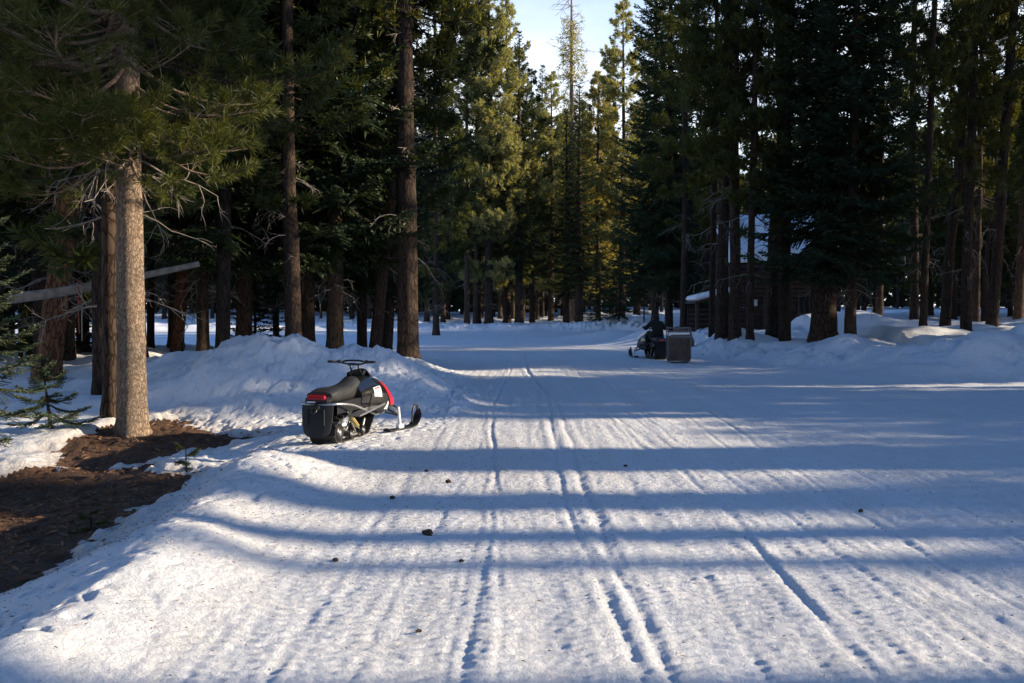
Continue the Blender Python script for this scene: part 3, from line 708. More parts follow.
s3 = copy_tree(s2); s3.location = (X(88, 9.2), 9.2, gz(X(88, 9.2), 9.2)); s3.rotation_euler = (0, 0, 2); s3.scale = (.8, .8, .6); tag(s3, 'low green seedling lying beside the bare soil closer to the viewer', 'seedling')
small = PROTO['young']
for px, d, H, lab in ((619, 70, 6.5, 'young fir with a thin lit stem at the far bank left of the rider'), (644, 66, 10.5, 'thin young fir with a sunlit top bough right behind the rider'), 
                      (20, 24, 5, 'young fir behind the leaning pine at the far left'), (70, 26, 4, 'young fir behind the horizontal pole'), (255, 30, 3.2, 'short young fir behind the peak of the big mound'), (600, 74, 5, 'young fir at the edge of the far bank, right of the bare-topped tree')):
    place('firC' if px == 644 else 'young', X(px, d), d, H, rad=.05, wid=1.3, label=lab)

exec_after = True
# ------------------------------------------------------------------ needle litter on snow and soil (uncountable)
def litter():
    rng = np.random.RandomState(3); mb = MB(); n = 60000
    x = rng.uniform(-6.5, 4.5, n); y = 4+rng.rand(n)**1.1*12
    ss = soil_sd(x, y); w = np.exp(-np.clip(ss, 0, 9)/.45)*.9+.05+.45*np.exp(-((x+2.6)**2/1.8+(y-8.5)**2/8))+.22*np.exp(-((x+.4)**2/2+(y-10)**2/6))
    w *= .4+1.2*np.clip(fbm(N2, x, y, 1.3, 3)+.4, 0, 1)
    w = np.where(ss < 0, 2, w); k = rng.rand(n) < w; x, y = x[k], y[k]; n = len(x); z = ground(x, y)+.004
    a = rng.rand(n)*6.28; D = np.stack([np.cos(a), np.sin(a), rng.normal(.1, .15, n)], -1)
    kites(mb, np.stack([x, y, z], -1), D, rng.uniform(.008, .036, n), rng.uniform(.003, .007, n), rng)
    n = 5000; x = rng.uniform(-8, -2.6, n); y = rng.uniform(5.5, 14.5, n); ss = soil_sd(x, y); k = ss < rng.exponential(.10, n)-.05; x, y = x[k], y[k]; n = len(x); a = rng.rand(n)*6.28
    kites(mb, np.stack([x, y, ground(x, y)+.006], -1), np.stack([np.cos(a), np.sin(a), rng.normal(.15, .15, n)], -1), rng.uniform(.03, .14, n), rng.uniform(.008, .03, n), rng)
    o = mb.build('needle_litter', simple('fallen_needles', (.17, .085, .042), .9, noise=.5, nscale=6), smooth=False)
    tag(o, 'fallen brown pine needles and bark crumbs scattered over snow and soil', 'needle litter', kind='stuff')
litter()
def clump(px, py, s, lab):
    d = CH*F/(py-HZ); x = X(px, d); rng = np.random.RandomState(int(px)); mb = MB()
    import bmesh
    bm = bmesh.new(); bmesh.ops.create_icosphere(bm, subdivisions=3, radius=1)
    for v in bm.verts:
        k = 1+.35*math.sin(v.co.x*5+px)*math.sin(v.co.y*6)+.18*rng.normal()
        v.co = Vector((v.co.x*k*s, v.co.y*k*s*.8, v.co.z*k*s*.75))
    me = bpy.data.meshes.new('debris_clump'); bm.to_mesh(me); bm.free(); me.materials.append(M['clump'])
    o = bpy.data.objects.new('debris_clump', me); col.objects.link(o); o.location = (x, d, float(ground(np.array([x]), np.array([d]))[0])+s*.45)
    tag(o, lab, 'debris clump', 'dark clumps of debris on the snow')
M['clump'] = simple('debris', (.045, .028, .02), .9, noise=.5, nscale=40, bump=1)
for a in ((427, 535, .034, 'largest dark debris clump, on the road left of the middle ruts'), (448, 483, .026, 'reddish dark clump on the road beside the sunlit band right of the berm'), (392, 499, .020, 'small clump beyond the top of the roadside berm'),
          (334, 563, .018, 'flat dark clump at the foot of the roadside berm'), (461, 563, .013, 'small speck of debris in the narrow rut, nearer than the largest clump'), (418, 635, .012, 'nearest dark debris clump to the viewer on the road'),
          (426, 472, .018, 'dark clump on the road farthest beyond the berm, near the ski tracks'), (221, 488, .020, 'left one of two small clumps on the snow slope between soil and berm'), (234, 481, .018, 'right one of two small clumps on the snow slope between soil and berm'),
          (626, 466, .018, 'lone dark speck on the road right of the double rut'), (863, 512, .017, 'rightmost dark speck on the road in the sunlit band')): clump(*a)

# ------------------------------------------------------------------ pole with hanging strap, at the left
def pole():
    mb = MB(); d = 17.6
    p0 = np.array([X(8, d), d, CH+(HZ-299)/F*d]); p1 = np.array([X(118, 18), 18, CH+(HZ-281)/F*18]); p2 = np.array([X(200, 18.5), 18.5, CH+(HZ-264)/F*18.5])
    mb.tube([p0, (p0+p1)/2+np.array([0, 0, -.03]), p1, p2], [.095, .085, .07, .05], 12, smooth=8)
    o = mb.build('log_pole', simple('weathered_pole', (.24, .20, .165), .85, noise=.35, nscale=9, bump=.6))
    tag(o, 'long grey peeled pole running level between the trunks at the left', 'pole')
    x = X(83, 17.8); z0 = CH+(HZ-287.5)/F*17.8; root = empty('hanging_strap', (x, 17.7, z0))
    s = MB(); s.tube([(-.02, 0, 0), (-.03, -.02, -.35), (-.012, -.02, -.82)], .011, 6, smooth=4); s.build('strap', simple('red_strap', (.30, .06, .035), .8), root)
    s = MB(); s.tube([(.03, 0, 0), (.035, -.02, -.4), (.03, -.02, -.95)], .010, 6, smooth=4); s.build('rope', simple('pale_rope', (.35, .27, .2), .9), root)
    s = MB(); s.tube([(.0, -.10, .06), (.02, -.11, -.02), (.05, -.11, -.16), (.08, -.10, -.22), (.07, -.1, -.28), (.03, -.1, -.24)], .014, 6, smooth=4)
    s.tube([(0, .11, .0), (0, .08, .1), (0, -.02, .125), (0, -.12, .06), (0, -.1, -.02)], .014, 6, smooth=4)
    s.build('hook', simple('rusty_hook', (.22, .07, .04), .6, metal=.5), root)
    tag(root, 'red strap and rope hanging on a rusty hook from the level pole', 'strap')
pole()

# ------------------------------------------------------------------ cabin
def cabin():
    M['log'] = simple('brown_cabin_boards', (.036, .020, .014), .8, noise=.35, nscale=5, bump=.3)
    M['trim'] = simple('dark_trim', (.05, .028, .02), .7)
    M['glass'] = simple('dark_glass', (.02, .025, .03), .08, noise=.0)
    M['roofsnow'] = simple('roof_snow', (.84, .85, .87), .7, noise=.04, nscale=3, bump=.4)
    gzv = gz(13, 48); root = empty('cabin', (0, 0, gzv-.6))
    y0 = 47.; x0, x1 = 10.6, 15.0; hw = 3.3; dp = 6.
    mb = MB(); nl = 15
    for k in range(nl):
        z = .11+k*hw/nl
        mb.box(((x0+x1)/2, y0, z), (x1-x0, .12, hw/nl-.012), bev=.03); mb.box(((x0+x1)/2, y0+dp, z), (x1-x0, .12, hw/nl-.012), bev=.03)
        mb.box((x0, y0+dp/2, z), (.12, dp-.13, hw/nl-.012), bev=.03); mb.box((x1, y0+dp/2, z), (.12, dp-.13, hw/nl-.012), bev=.03)
    mb.build('wall', M['log'], root, smooth=False)
    # roof: ridge runs left-right, slope towards the viewer
    rf = MB(); pitch = math.atan2(2.2, dp/2+.6); Ls = (dp/2+.75)/math.cos(pitch)
    for sg in (-1, 1):
        rot = np.array(Matrix.Rotation(-sg*pitch, 3, 'X'))
        cy = y0+dp/2+sg*(dp/2+.75)/2; cz = hw+.05+2.2/2+.12
        rf.box(((x0+x1)/2, cy, cz), (x1-x0+1.2, Ls, .10), rot, .02)
    r = rf.build('roof', M['trim'], root, smooth=False)
    sn = MB(); u = np.linspace(0, 1, 40); v = np.linspace(-1, 1, 40); U, Vv = np.meshgrid(u, v)
    xs_ = x0-.55+U*(x1-x0+1.1); yy = y0+dp/2+Vv*(dp/2+.72); top = hw+.27+2.2*(1-np.abs(Vv))+.05
    ed = np.minimum(np.minimum(U, 1-U)*20, (1-np.abs(Vv))*14); thk = .42*np.clip(ed, 0.0, 1)**.4+.08*fbm(N1, xs_, yy, .8, 3)*np.clip(ed, 0, 1)
    Vt = np.stack([xs_, yy, top+thk], -1).reshape(-1, 3); a, b = np.meshgrid(np.arange(39), np.arange(39)); qq = (b*40+a).ravel()
    sn.add(Vt, np.stack([qq, qq+1, qq+41, qq+40], -1))
    sn.build('roof_snow', M['roofsnow'], root)
    def gable(x):
        g = MB(); z = hw; g.add([(x-.06, y0, z), (x-.06, y0+dp, z), (x-.06, y0+dp/2, z+2.25), (x+.06, y0, z), (x+.06, y0+dp, z), (x+.06, y0+dp/2, z+2.25)], [[0, 1, 2], [5, 4, 3]]); g.add([(x-.06, y0, z), (x+.06, y0, z), (x+.06, y0+dp/2, z+2.25), (x-.06, y0+dp/2, z+2.25), (x-.06, y0+dp, z), (x+.06, y0+dp, z)], [[0, 1, 2, 3], [3, 2, 5, 4]]); g.build('gable', M['log'], root, smooth=False)
    gable(x0); gable(x1)
    d = MB(); d.box((12.3, y0-.09, 1.05), (.95, .06, 2.05), bev=.01); dd = d.build('door', M['trim'], root, smooth=False)
    h = MB(); h.tube([(12.65, y0-.13, 1.05), (12.65, y0-.17, 1.05), (12.56, y0-.17, 1.05)], .015, 6); h.build('handle', simple('door_handle_metal', (.5, .5, .5), .3, 1), dd)
    for wx in (14.0,):
        w = MB(); 
        for (cx, cz, sx, sz) in ((0, .5, 1.1, .08), (0, -.5, 1.1, .08), (-.51, 0, .08, .92), (.51, 0, .08, .92), (0, 0, .05, .92)): w.box((wx+cx, y0-.10, 1.65+cz), (sx, .08, sz))
        wi = w.build('window', M['trim'], root, smooth=False); p = MB(); p.box((wx, y0-.075, 1.65), (.96, .02, .94)); p.build('pane', M['glass'], wi, smooth=False)
    # porch at the left end, with its own snowy roof
    pr = MB(); pr.box((9.55, y0+1.2, 2.0), (1.9, 2.8, .10), np.array(Matrix.Rotation(R(-14), 3, 'Y'))); pf = pr.build('porch_roof', M['trim'], root, smooth=False)
    ps = MB(); ps.box((9.55, y0+1.2, 2.17), (1.9, 2.8, .26), np.array(Matrix.Rotation(R(-14), 3, 'Y')), .12); ps.build('snow_layer', M['roofsnow'], pf)
    pb = MB()
    for k in range(7): pb.box((9.6, y0+2.4, .12+k*.24), (1.8, .08, .236), bev=.008)
    pb.build('porch_wall', M['log'], root, smooth=False)
    for px_ in (8.75, 9.6):
        p = MB(); p.box((px_, y0+.1, .85), (.14, .14, 1.7), bev=.02); p.build('porch_post', M['trim'], root, smooth=False)
    s = MB(); s.box((11.45, y0-.09, 1.75), (.22, .02, .3), bev=.004); s.build('notice_plate', simple('white_plate', (.6, .6, .6), .5), root, smooth=False)
    tag(root, 'dark brown wooden cabin with snow-covered roof half hidden behind the right-hand trunks', 'cabin')
cabin()
def boulder():
    import bmesh
    bm = bmesh.new(); bmesh.ops.create_icosphere(bm, subdivisions=5, radius=1)
    for v in bm.verts:
        c = v.co; k = 1+.25*float(N1(c.x*1.3+5, c.y*1.3+c.z))+.10*float(N2(c.x*4, c.z*4+c.y*3))+.03*float(N3(c.x*13, c.z*13+c.y*9))
        v.co = Vector((c.x*k*.45, c.y*k*.4, c.z*k*.55))
    me = bpy.data.meshes.new('boulder'); bm.to_mesh(me); bm.free(); me.materials.append(simple('boulder_rock', (.16, .115, .09), .9, noise=.45, nscale=5, bump=.8))
    for p in me.polygons: p.use_smooth = True
    o = bpy.data.objects.new('boulder', me); col.objects.link(o); x = X(682, 36.5); o.location = (x, 36.5, gz(x, 36.5)+.22)
    tag(o, 'brown grey boulder in the snow behind the cargo sled, left of the cabin trunks', 'boulder')
boulder()
# ------------------------------------------------------------------ snowmobile
M['black'] = simple('black_plastic', (.012, .012, .013), .38, noise=.2)
M['blackgloss'] = simple('black_gloss', (.010, .010, .011), .18, noise=.1, coat=.5)
M['seatv'] = simple('seat_vinyl', (.022, .022, .023), .5, noise=.3, nscale=14, bump=.15)
M['rubber'] = simple('track_rubber', (.014, .014, .015), .75, noise=.3, bump=.2)
M['alu'] = simple('brushed_aluminium', (.42, .42, .43), .35, metal=.9, noise=.15, nscale=18)
M['steel'] = simple('painted_steel', (.35, .35, .36), .4, metal=.6)
M['red'] = simple('red_panel', (.50, .014, .03), .3, noise=.06, coat=.5)
M['redlens'] = simple('red_lens', (.40, .012, .012), .2, noise=.1, coat=.6)
M['white'] = simple('white_plastic', (.78, .78, .76), .45, noise=.05)
M['grey'] = simple('grey_decal', (.42, .45, .50), .45, noise=.1)
M['yellow'] = simple('yellow_spring', (.55, .42, .12), .5)
M['smoke'] = simple('smoked_shield', (.03, .035, .04), .12, noise=.0)
def loft_fn(secs):
    ysec = np.array([s_[0] for s_ in secs]); Pn = np.array([s_[1] for s_ in secs], float)   # S,K,2
    S, K = Pn.shape[:2]
    def cr(A, t):   # catmull-rom along axis 0 at float index t
        n = len(A); i = min(int(t), n-2); f = t-i
        a = A[max(i-1, 0)]; b = A[i]; c = A[i+1]; d = A[min(i+2, n-1)]
        return .5*(2*b+(c-a)*f+(2*a-5*b+4*c-d)*f*f+(3*b-a-3*c+d)*f**3)
    def at(y, u):
        t = np.interp(y, ysec, np.arange(S)); row = cr(Pn, t); p = cr(row, u*(K-1)); return np.array([max(p[0], 0), y, p[1]])
    return at, ysec[0], ysec[-1]
def loft(secs, ny=26, nu=22, cap=True):
    at, a, b = loft_fn(secs); mb = MB(); V = []
    for y in np.linspace(a, b, ny):
        half = [at(y, u) for u in np.linspace(0, 1, nu)]
        V += half+[np.array([-p[0], p[1], p[2]]) for p in half[::-1][1:-1]]
    W = 2*nu-2; Fq = []
    for j in range(ny-1):
        for i in range(W): Fq.append([j*W+i, j*W+(i+1) % W, (j+1)*W+(i+1) % W, (j+1)*W+i])
    mb.add(V, Fq)
    if cap:
        mb.f.append(np.array([list(range(W))[::-1]])); mb.fm.append(np.array([0])); o = (ny-1)*W
        mb.f.append(np.array([list(range(o, o+W))])); mb.fm.append(np.array([0]))
    return mb
def patch(secs, corners, side, off=.006, n=10):
    at, a, b = loft_fn(secs); mb = MB(); c = [np.array(k, float) for k in corners]; V = []
    for i in range(n+1):
        for j in range(n+1):
            s_, t_ = i/n, j/n; q_ = (c[0]*(1-s_)+c[1]*s_)*(1-t_)+(c[3]*(1-s_)+c[2]*s_)*t_
            y, u = q_; p = at(y, u); e = .01
            dy = at(min(y+e, b), u)-at(max(y-e, a), u); du = at(y, min(u+e, 1))-at(y, max(u-e, 0))
            nn = np.cross(du, dy); nn /= np.linalg.norm(nn)+1e-9
            if nn[0] < 0: nn = -nn
            p = p+nn*off; V.append([p[0]*side, p[1], p[2]])
    Fq = [[i*(n+1)+j, i*(n+1)+j+1, (i+1)*(n+1)+j+1, (i+1)*(n+1)+j] for i in range(n) for j in range(n)]
    mb.add(V, Fq); return mb
HOOD = [(1.02, [(0, .45), (.20, .45), (.235, .55), (.22, .66), (.12, .74), (0, .76)]),
        (1.25, [(0, .36), (.24, .36), (.30, .52), (.29, .68), (.17, .79), (0, .83)]),
        (1.50, [(0, .29), (.26, .29), (.38, .47), (.35, .70), (.20, .85), (0, .89)]),
        (1.78, [(0, .26), (.24, .26), (.40, .43), (.35, .64), (.19, .79), (0, .84)]),
        (2.05, [(0, .27), (.19, .27), (.35, .40), (.29, .56), (.16, .70), (0, .74)]),
        (2.25, [(0, .30), (.13, .30), (.24, .40), (.20, .50), (.11, .59), (0, .62)]),
        (2.38, [(0, .36), (.06, .36), (.11, .41), (.09, .46), (.05, .49), (0, .50)])]
SEAT = [(.06, [(0, .60), (.13, .60), (.18, .66), (.17, .71), (.10, .735), (0, .74)]),
        (.30, [(0, .58), (.14, .58), (.19, .66), (.18, .74), (.11, .77), (0, .775)]),
        (.62, [(0, .58), (.13, .58), (.18, .66), (.16, .73), (.10, .765), (0, .77)]),
        (.90, [(0, .58), (.12, .58), (.16, .67), (.15, .74), (.09, .79), (0, .80)]),
        (1.20, [(0, .60), (.11, .60), (.15, .70), (.13, .80), (.08, .86), (0, .88)])]
def bx(c, s, name, mat, parent, rot=None, bev=.01): m = MB(); m.box(c, s, rot, bev); return m.build(name, mat, parent, smooth=False)
def tb(pts, r, name, mat, parent, N=10, sm=6): m = MB(); m.tube(pts, r, N, smooth=sm); return m.build(name, mat, parent)
def disc(mb, c, r, w, N=20, inner=None):
    P = np.array([[c[0]-w/2, c[1], c[2]], [c[0]+w/2, c[1], c[2]]]); mb.tubes(P[None], np.array([[r, r]]), N, cap=True)
def snowmobile(panel, decals=True, steer=0., trim=None):
    AL = M[trim or 'alu']
    root = empty('snowmobile')
    # track belt: loop in the side plane
    arc = lambda cy, cz, r, a0, a1, n: [(cy+r*math.cos(a), cz+r*math.sin(a)) for a in np.linspace(a0, a1, n)]
    loop = arc(.30, .155, .155, math.pi*.62, math.pi*1.5, 14)+[(.6, 0), (.9, 0), (1.2, .0)]+arc(1.32, .16, .16, -math.pi*.5, -math.pi*.22, 5)+arc(1.66, .41, .115, -math.pi*.22, math.pi*.55, 10)+[(1.3, .50), (.9, .46), (.5, .36)]
    L = np.array(loop); L2 = np.vstack([L, L[:1]]); seg = np.concatenate([[0], np.cumsum(np.linalg.norm(np.diff(L2, axis=0), axis=1))])
    tot = seg[-1]; n = 104; tt = np.linspace(0, tot, n, endpoint=False); pts = np.stack([np.interp(tt, seg, L2[:, 0]), np.interp(tt, seg, L2[:, 1])], 1)
    cen = pts.mean(0); tan = np.roll(pts, -1, 0)-np.roll(pts, 1, 0); tan /= np.linalg.norm(tan, axis=1, keepdims=True); nor = np.stack([tan[:, 1], -tan[:, 0]], 1)
    if np.sum(nor*(pts-cen)) < 0: nor = -nor
    mb = MB(); w = .19; V = []
    for p, q_ in zip(pts, nor):
        i_ = p-q_*.018
        V += [(-w, *p), (w, *p), (w, *i_), (-w, *i_)]
    Fq = []
    for k in range(n):
        j = (k+1) % n
        for e in range(4): Fq.append([k*4+e, k*4+(e+1) % 4, j*4+(e+1) % 4, j*4+e])
    mb.add(V, Fq)
    for k in range(0, n, 2):
        p, q_ = pts[k], nor[k]; a = math.atan2(q_[1], q_[0])
        rot = np.array(Matrix.Rotation(a, 3, 'X'))
        offs = (-.13, 0, .13) if (k//2) % 2 else (-.065, .065)
        for ox in offs: mb.box((ox, p[0]+q_[0]*.017, p[1]+q_[1]*.017), (.11, .036, .014), rot)
    mb.build('track', M['rubber'], root, smooth=False)
    su = MB()
    for sx in (-.115, .115): su.tube([(sx, .22, .12), (sx, .5, .055), (sx, 1.15, .05), (sx, 1.34, .13), (sx, 1.42, .24)], .018, 8, smooth=4)
    su.tube([(-.17, .62, .42), (-.17, .92, .10)], .014); su.tube([(.17, .62, .42), (.17, .92, .10)], .014)
    su.tube([(-.12, 1.2, .45), (.12, 1.2, .45)], .016); su.tube([(-.12, 1.0, .08), (.12, 1.0, .08)], .016)
    sus = su.build('rear_suspension', M['steel'], root)
    for (yy, zz, rr) in ((.30, .155, .125), (.72, .085, .065), (1.18, .09, .07), (1.66, .41, .09)):
        for sx in (-.185, .185):
            wm = MB(); disc(wm, (sx, yy, zz), rr, .026, 22); wo = wm.build('idler_wheel', M['black'], sus)
            hm = MB(); disc(hm, (sx+math.copysign(.014, sx), yy, zz), rr*.35, .012, 12); hm.build('hub', M['steel'], wo)
    tb([(.205, .58, .40), (.205, .98, .14)], .012, 'shock_absorber', M['alu'], root, sm=0)
    sp_ = [( .205+.032*math.cos(k*.9), .62+.30*k/60+.0*k, .375-.20*k/60+.032*math.sin(k*.9)) for k in range(60)]
    tb(sp_, .007, 'spring', M['yellow'], root, N=5, sm=0)
    # tunnel and boards
    tn = MB(); tn.box((0, .82, .575), (.44, 1.5, .012)); tn.box((.218, .86, .50), (.008, 1.42, .15)); tn.box((-.218, .86, .50), (.008, 1.42, .15))
    tn.build('tunnel', M['black'], root, smooth=False)
    for sx in (-1, 1):
        rbm = MB(); rbm.box((sx*.315, 1.0, .405), (.19, 1.0, .014), np.array(Matrix.Rotation(R(4), 3, 'X'))); rbm.tube([(sx*.41, .48, .375), (sx*.415, 1.0, .415), (sx*.40, 1.5, .455)], .016, 8, smooth=3)
        rbm.build('running_board', AL, root, smooth=False)
    bp = MB(); bpts = [(.425, .72, .43), (.36, .38, .535), (.285, .10, .575), (.20, .0, .575), (0, -.03, .57), (-.20, .0, .575), (-.285, .10, .575), (-.36, .38, .535), (-.425, .72, .43)]
    sp2 = spline(bpts, 5); 
    bp.tube(sp2, .017, 10)
    b_ = bp.build('rear_bumper', AL, root); b_.scale = (1, 1, 1)
    fl = MB(); zz = np.linspace(.13, .585, 9); xx = np.linspace(-.225, .225, 7); V = []; 
    for t_ in (0, .012):
        for z in zz:
            for x in xx: V.append((x*(1.0-.20*((.585-z)/.455)**3), -.035-.10*(.58-z)+.05*(x/.22)**2-t_, z+.05*(x/.225)**4*((.585-z)/.455)))
    Fq = []; W = 7; T_ = 63
    for j in range(8):
        for i in range(6):
            a = j*W+i; Fq += [[a, a+W, a+W+1, a+1], [T_+a, T_+a+1, T_+a+W+1, T_+a+W]]
    for i in range(6): Fq += [[i, i+1, T_+i+1, T_+i], [8*W+i, T_+8*W+i, T_+8*W+i+1, 8*W+i+1]]
    for j in range(8): Fq += [[j*W, T_+j*W, T_+(j+1)*W, (j+1)*W], [j*W+6, (j+1)*W+6, T_+(j+1)*W+6, T_+j*W+6]]
    fl.add(V, Fq)
    for sx in (-.12, .12): fl.box((sx, -.062, .40), (.012, .02, .22), bev=.003)
    fl.build('snow_flap', M['rubber'], root, auto=35)
    # seat, tail
    loft(SEAT).build('seat', M['seatv'], root, auto=50)
    tl = MB(); tl.box((0, .035, .625), (.36, .14, .10), bev=.03); tl.build('tail_housing', M['black'], root, smooth=False)
    tm = MB(); tm.box((0, -.028, .665), (.27, .06, .065), np.array(Matrix.Rotation(R(-22), 3, 'X')), .018); tm.build('tail_light', M['redlens'], root, smooth=False)
    if decals: bx((-.07, -.052, .606), (.12, .008, .018), 'reflector_strip', M['white'], root, bev=.003)
    hk = MB(); hk.box((0, -.07, .535), (.12, .06, .05), bev=.01); hk.tube([(-.03, -.09, .52), (-.03, -.13, .48), (0, -.15, .46), (.03, -.13, .48), (.03, -.09, .52)], .010, 8, smooth=3); hk.build('tow_hitch', M['black'], root, smooth=False)
    # hood
    hood = loft(HOOD, 34, 26).build('hood', M['blackgloss'], root, auto=60)
    for sd in (1, -1):
        patch(HOOD, [(1.76, .38), (2.20, .40), (2.06, .70), (1.54, .70)], sd, .007).build('side_panel', panel, root)
        patch(HOOD, [(1.20, .30), (1.66, .22), (1.62, .52), (1.24, .52)], sd, .010).build('side_cover', M['black'], root)
        if decals:
            patch(HOOD, [(1.29, .47), (1.46, .47), (1.46, .62), (1.29, .62)], sd, .011).build('sticker', M['grey'], root)
            patch(HOOD, [(1.32, .585), (1.43, .585), (1.43, .603), (1.32, .603)], sd, .013).build('sticker_stripe', M['redlens'], root)
            patch(HOOD, [(1.58, .31), (1.69, .32), (1.64, .43), (1.63, .43)], sd, .010).build('triangle_decal', M['white'], root)
        patch(HOOD, [(2.10, .62), (2.27, .56), (2.28, .76), (2.12, .84)], sd, .009).build('headlight', M['smoke'], root)
        patch(HOOD, [(1.50, .76), (1.66, .72), (1.66, .75), (1.50, .79)], sd, .008).build('pinstripe', M['grey'], root)
    ws = MB(); V = []; nI, nJ = 8, 14
    for i in range(nI+1):
        for j in range(nJ+1):
            t = i/nI; a = (j/nJ-.5)*2; half = (.24-.07*t); V.append((a*half, 1.80-.20*t-.16*a*a, 0.815+.15*t-.10*a*a*(1-t*.4)))
    ws.add(V, [[i*(nJ+1)+j, i*(nJ+1)+j+1, (i+1)*(nJ+1)+j+1, (i+1)*(nJ+1)+j] for i in range(nI) for j in range(nJ)])
    w_ = ws.build('windshield', M['smoke'], root); md = w_.modifiers.new('s', 'SOLIDIFY'); md.thickness = .005
    # steering
    hb = MB(); hb.tube([(-.07, 1.40, .90), (-.06, 1.31, 1.04)], .016); hb.tube([(.07, 1.40, .90), (.06, 1.31, 1.04)], .016); hb.tube([(-.10, 1.31, 1.045), (.10, 1.31, 1.045)], .018)
    rs = hb.build('handlebar_riser', M['black'], root)
    hb = MB(); hb.tube([(-.36, 1.22, 1.085), (-.22, 1.26, 1.08), (-.11, 1.31, 1.05), (.11, 1.31, 1.05), (.22, 1.26, 1.08), (.36, 1.22, 1.085)], .013, 8, smooth=5)
    hb.tube([(-.17, 1.28, 1.085), (-.09, 1.29, 1.10), (.09, 1.29, 1.10), (.17, 1.28, 1.085)], .014, 8, smooth=5)
    hbo = hb.build('handlebar', M['black'], root)
    for sx in (-1, 1):
        tb([(sx*.255, 1.253, 1.083), (sx*.375, 1.212, 1.086)], .019, 'grip', M['rubber'], hbo, sm=0)
        bx((sx*.215, 1.265, 1.085), (.055, .05, .05), 'control_block', M['black'], hbo, bev=.012)
        tb([(sx*.22, 1.30, 1.085), (sx*.30, 1.31, 1.08), (sx*.37, 1.28, 1.075)], .006, 'brake_lever', M['black'], hbo, N=6)
    ds = MB(); ds.box((0, 1.47, .905), (.22, .12, .06), np.array(Matrix.Rotation(R(30), 3, 'X')), .02); ds.build('dashboard', M['black'], root, smooth=False)
    # front end
    for sx in (-1, 1):
        am = MB(); sxx = sx*.475
        am.tube([(sx*.16, 1.78, .33), (sxx, 1.98, .22)], .014); am.tube([(sx*.16, 2.12, .33), (sxx, 2.0, .22)], .014); am.tube([(sx*.18, 1.95, .45), (sxx, 1.98, .34)], .013)
        am.build('suspension_arm', M['black'], root)
        tb([(sx*.22, 1.96, .56), (sx*.42, 1.98, .26)], .024, 'front_shock', M['alu'], root, sm=0)
        ski = empty('ski_pivot', (sxx, 1.98, 0)); ski.parent = root
        sk = MB(); pr = spline([(-.42, .045), (-.35, .02), (0, .012), (.35, .015), (.50, .06), (.60, .16), (.62, .25)], 5); hw = np.interp(np.linspace(0, 1, len(pr)), [0, .1, .6, .85, 1], [.055, .07, .075, .065, .035])
        V = []
        for (yy, z_), h_ in zip(pr, hw): V += [(-h_, yy, z_+.018), (-h_, yy, z_), (-.012, yy, z_-.006), (.012, yy, z_-.006), (h_, yy, z_), (h_, yy, z_+.018), (.02, yy, z_+.03), (-.02, yy, z_+.03)]
        nP = len(pr); Fq = [[k*8+e, k*8+(e+1) % 8, (k+1)*8+(e+1) % 8, (k+1)*8+e] for k in range(nP-1) for e in range(8)]
        sk.add(V, Fq); sk.f.append(np.array([list(range(8))[::-1]])); sk.fm.append(np.array([0])); sk.f.append(np.array([list(range((nP-1)*8, nP*8))])); sk.fm.append(np.array([0]))
        sko = sk.build('ski', M['black'], root, auto=40); sko.location = (sxx, 1.98, 0); sko.rotation_euler = (0, 0, steer)
        lp = MB(); lp.tube([(0, .60, .25), (0, .57, .33), (0, .49, .34), (0, .43, .26), (0, .40, .06)], .015, 8, smooth=5); lp.build('ski_loop', M['black'], sko)
        kn = MB(); kn.tube([(0, -.3, -.006), (0, .3, -.006)], .008, 6); kn.build('runner', M['alu'], sko)
        spn = MB(); spn.tube([(0, .0, .03), (0, -.02, .18), (0, -.05, .36)], [.03, .024, .02], 8, smooth=3); spn.box((0, 0, .055), (.07, .16, .06), bev=.012); spn.build('spindle', M['white'], sko)
        bpy.data.objects.remove(ski)
    fb = MB(); fb.tube([(-.16, 2.22, .33), (-.14, 2.42, .38), (0, 2.47, .40), (.14, 2.42, .38), (.16, 2.22, .33)], .015, 8, smooth=4); fb.build('front_bumper', M['black'], root)
    return root
sm = snowmobile(M['red'], True, steer=-.15)
sx_, sy_ = X(317, 11.95), 11.95
sm.location = (sx_, sy_, -.02); sm.rotation_euler = (0, 0, R(-13)); sm.scale = (.89,)*3
tag(sm, 'parked black snowmobile with red nose panel and silver bumper beside the snow mound', 'snowmobile')

sm2 = snowmobile(M['black'], False, trim='rubber')
X2, Y2 = X(662, 31.6), 31.6
sm2.location = (X2, Y2, gz(X2, Y2)+.0); A2 = R(7); sm2.scale = (.93,)*3; sm2.rotation_euler = (0, 0, A2)
tag(sm2, 'dark snowmobile being ridden away, pulling the cargo sled', 'snowmobile')
def wl(root, p):   # local point to world
    a = root.rotation_euler.z; s_ = root.scale.x
    return (root.location.x+s_*(p[0]*math.cos(a)-p[1]*math.sin(a)), root.location.y+s_*(p[0]*math.sin(a)+p[1]*math.cos(a)), root.location.z+s_*p[2])

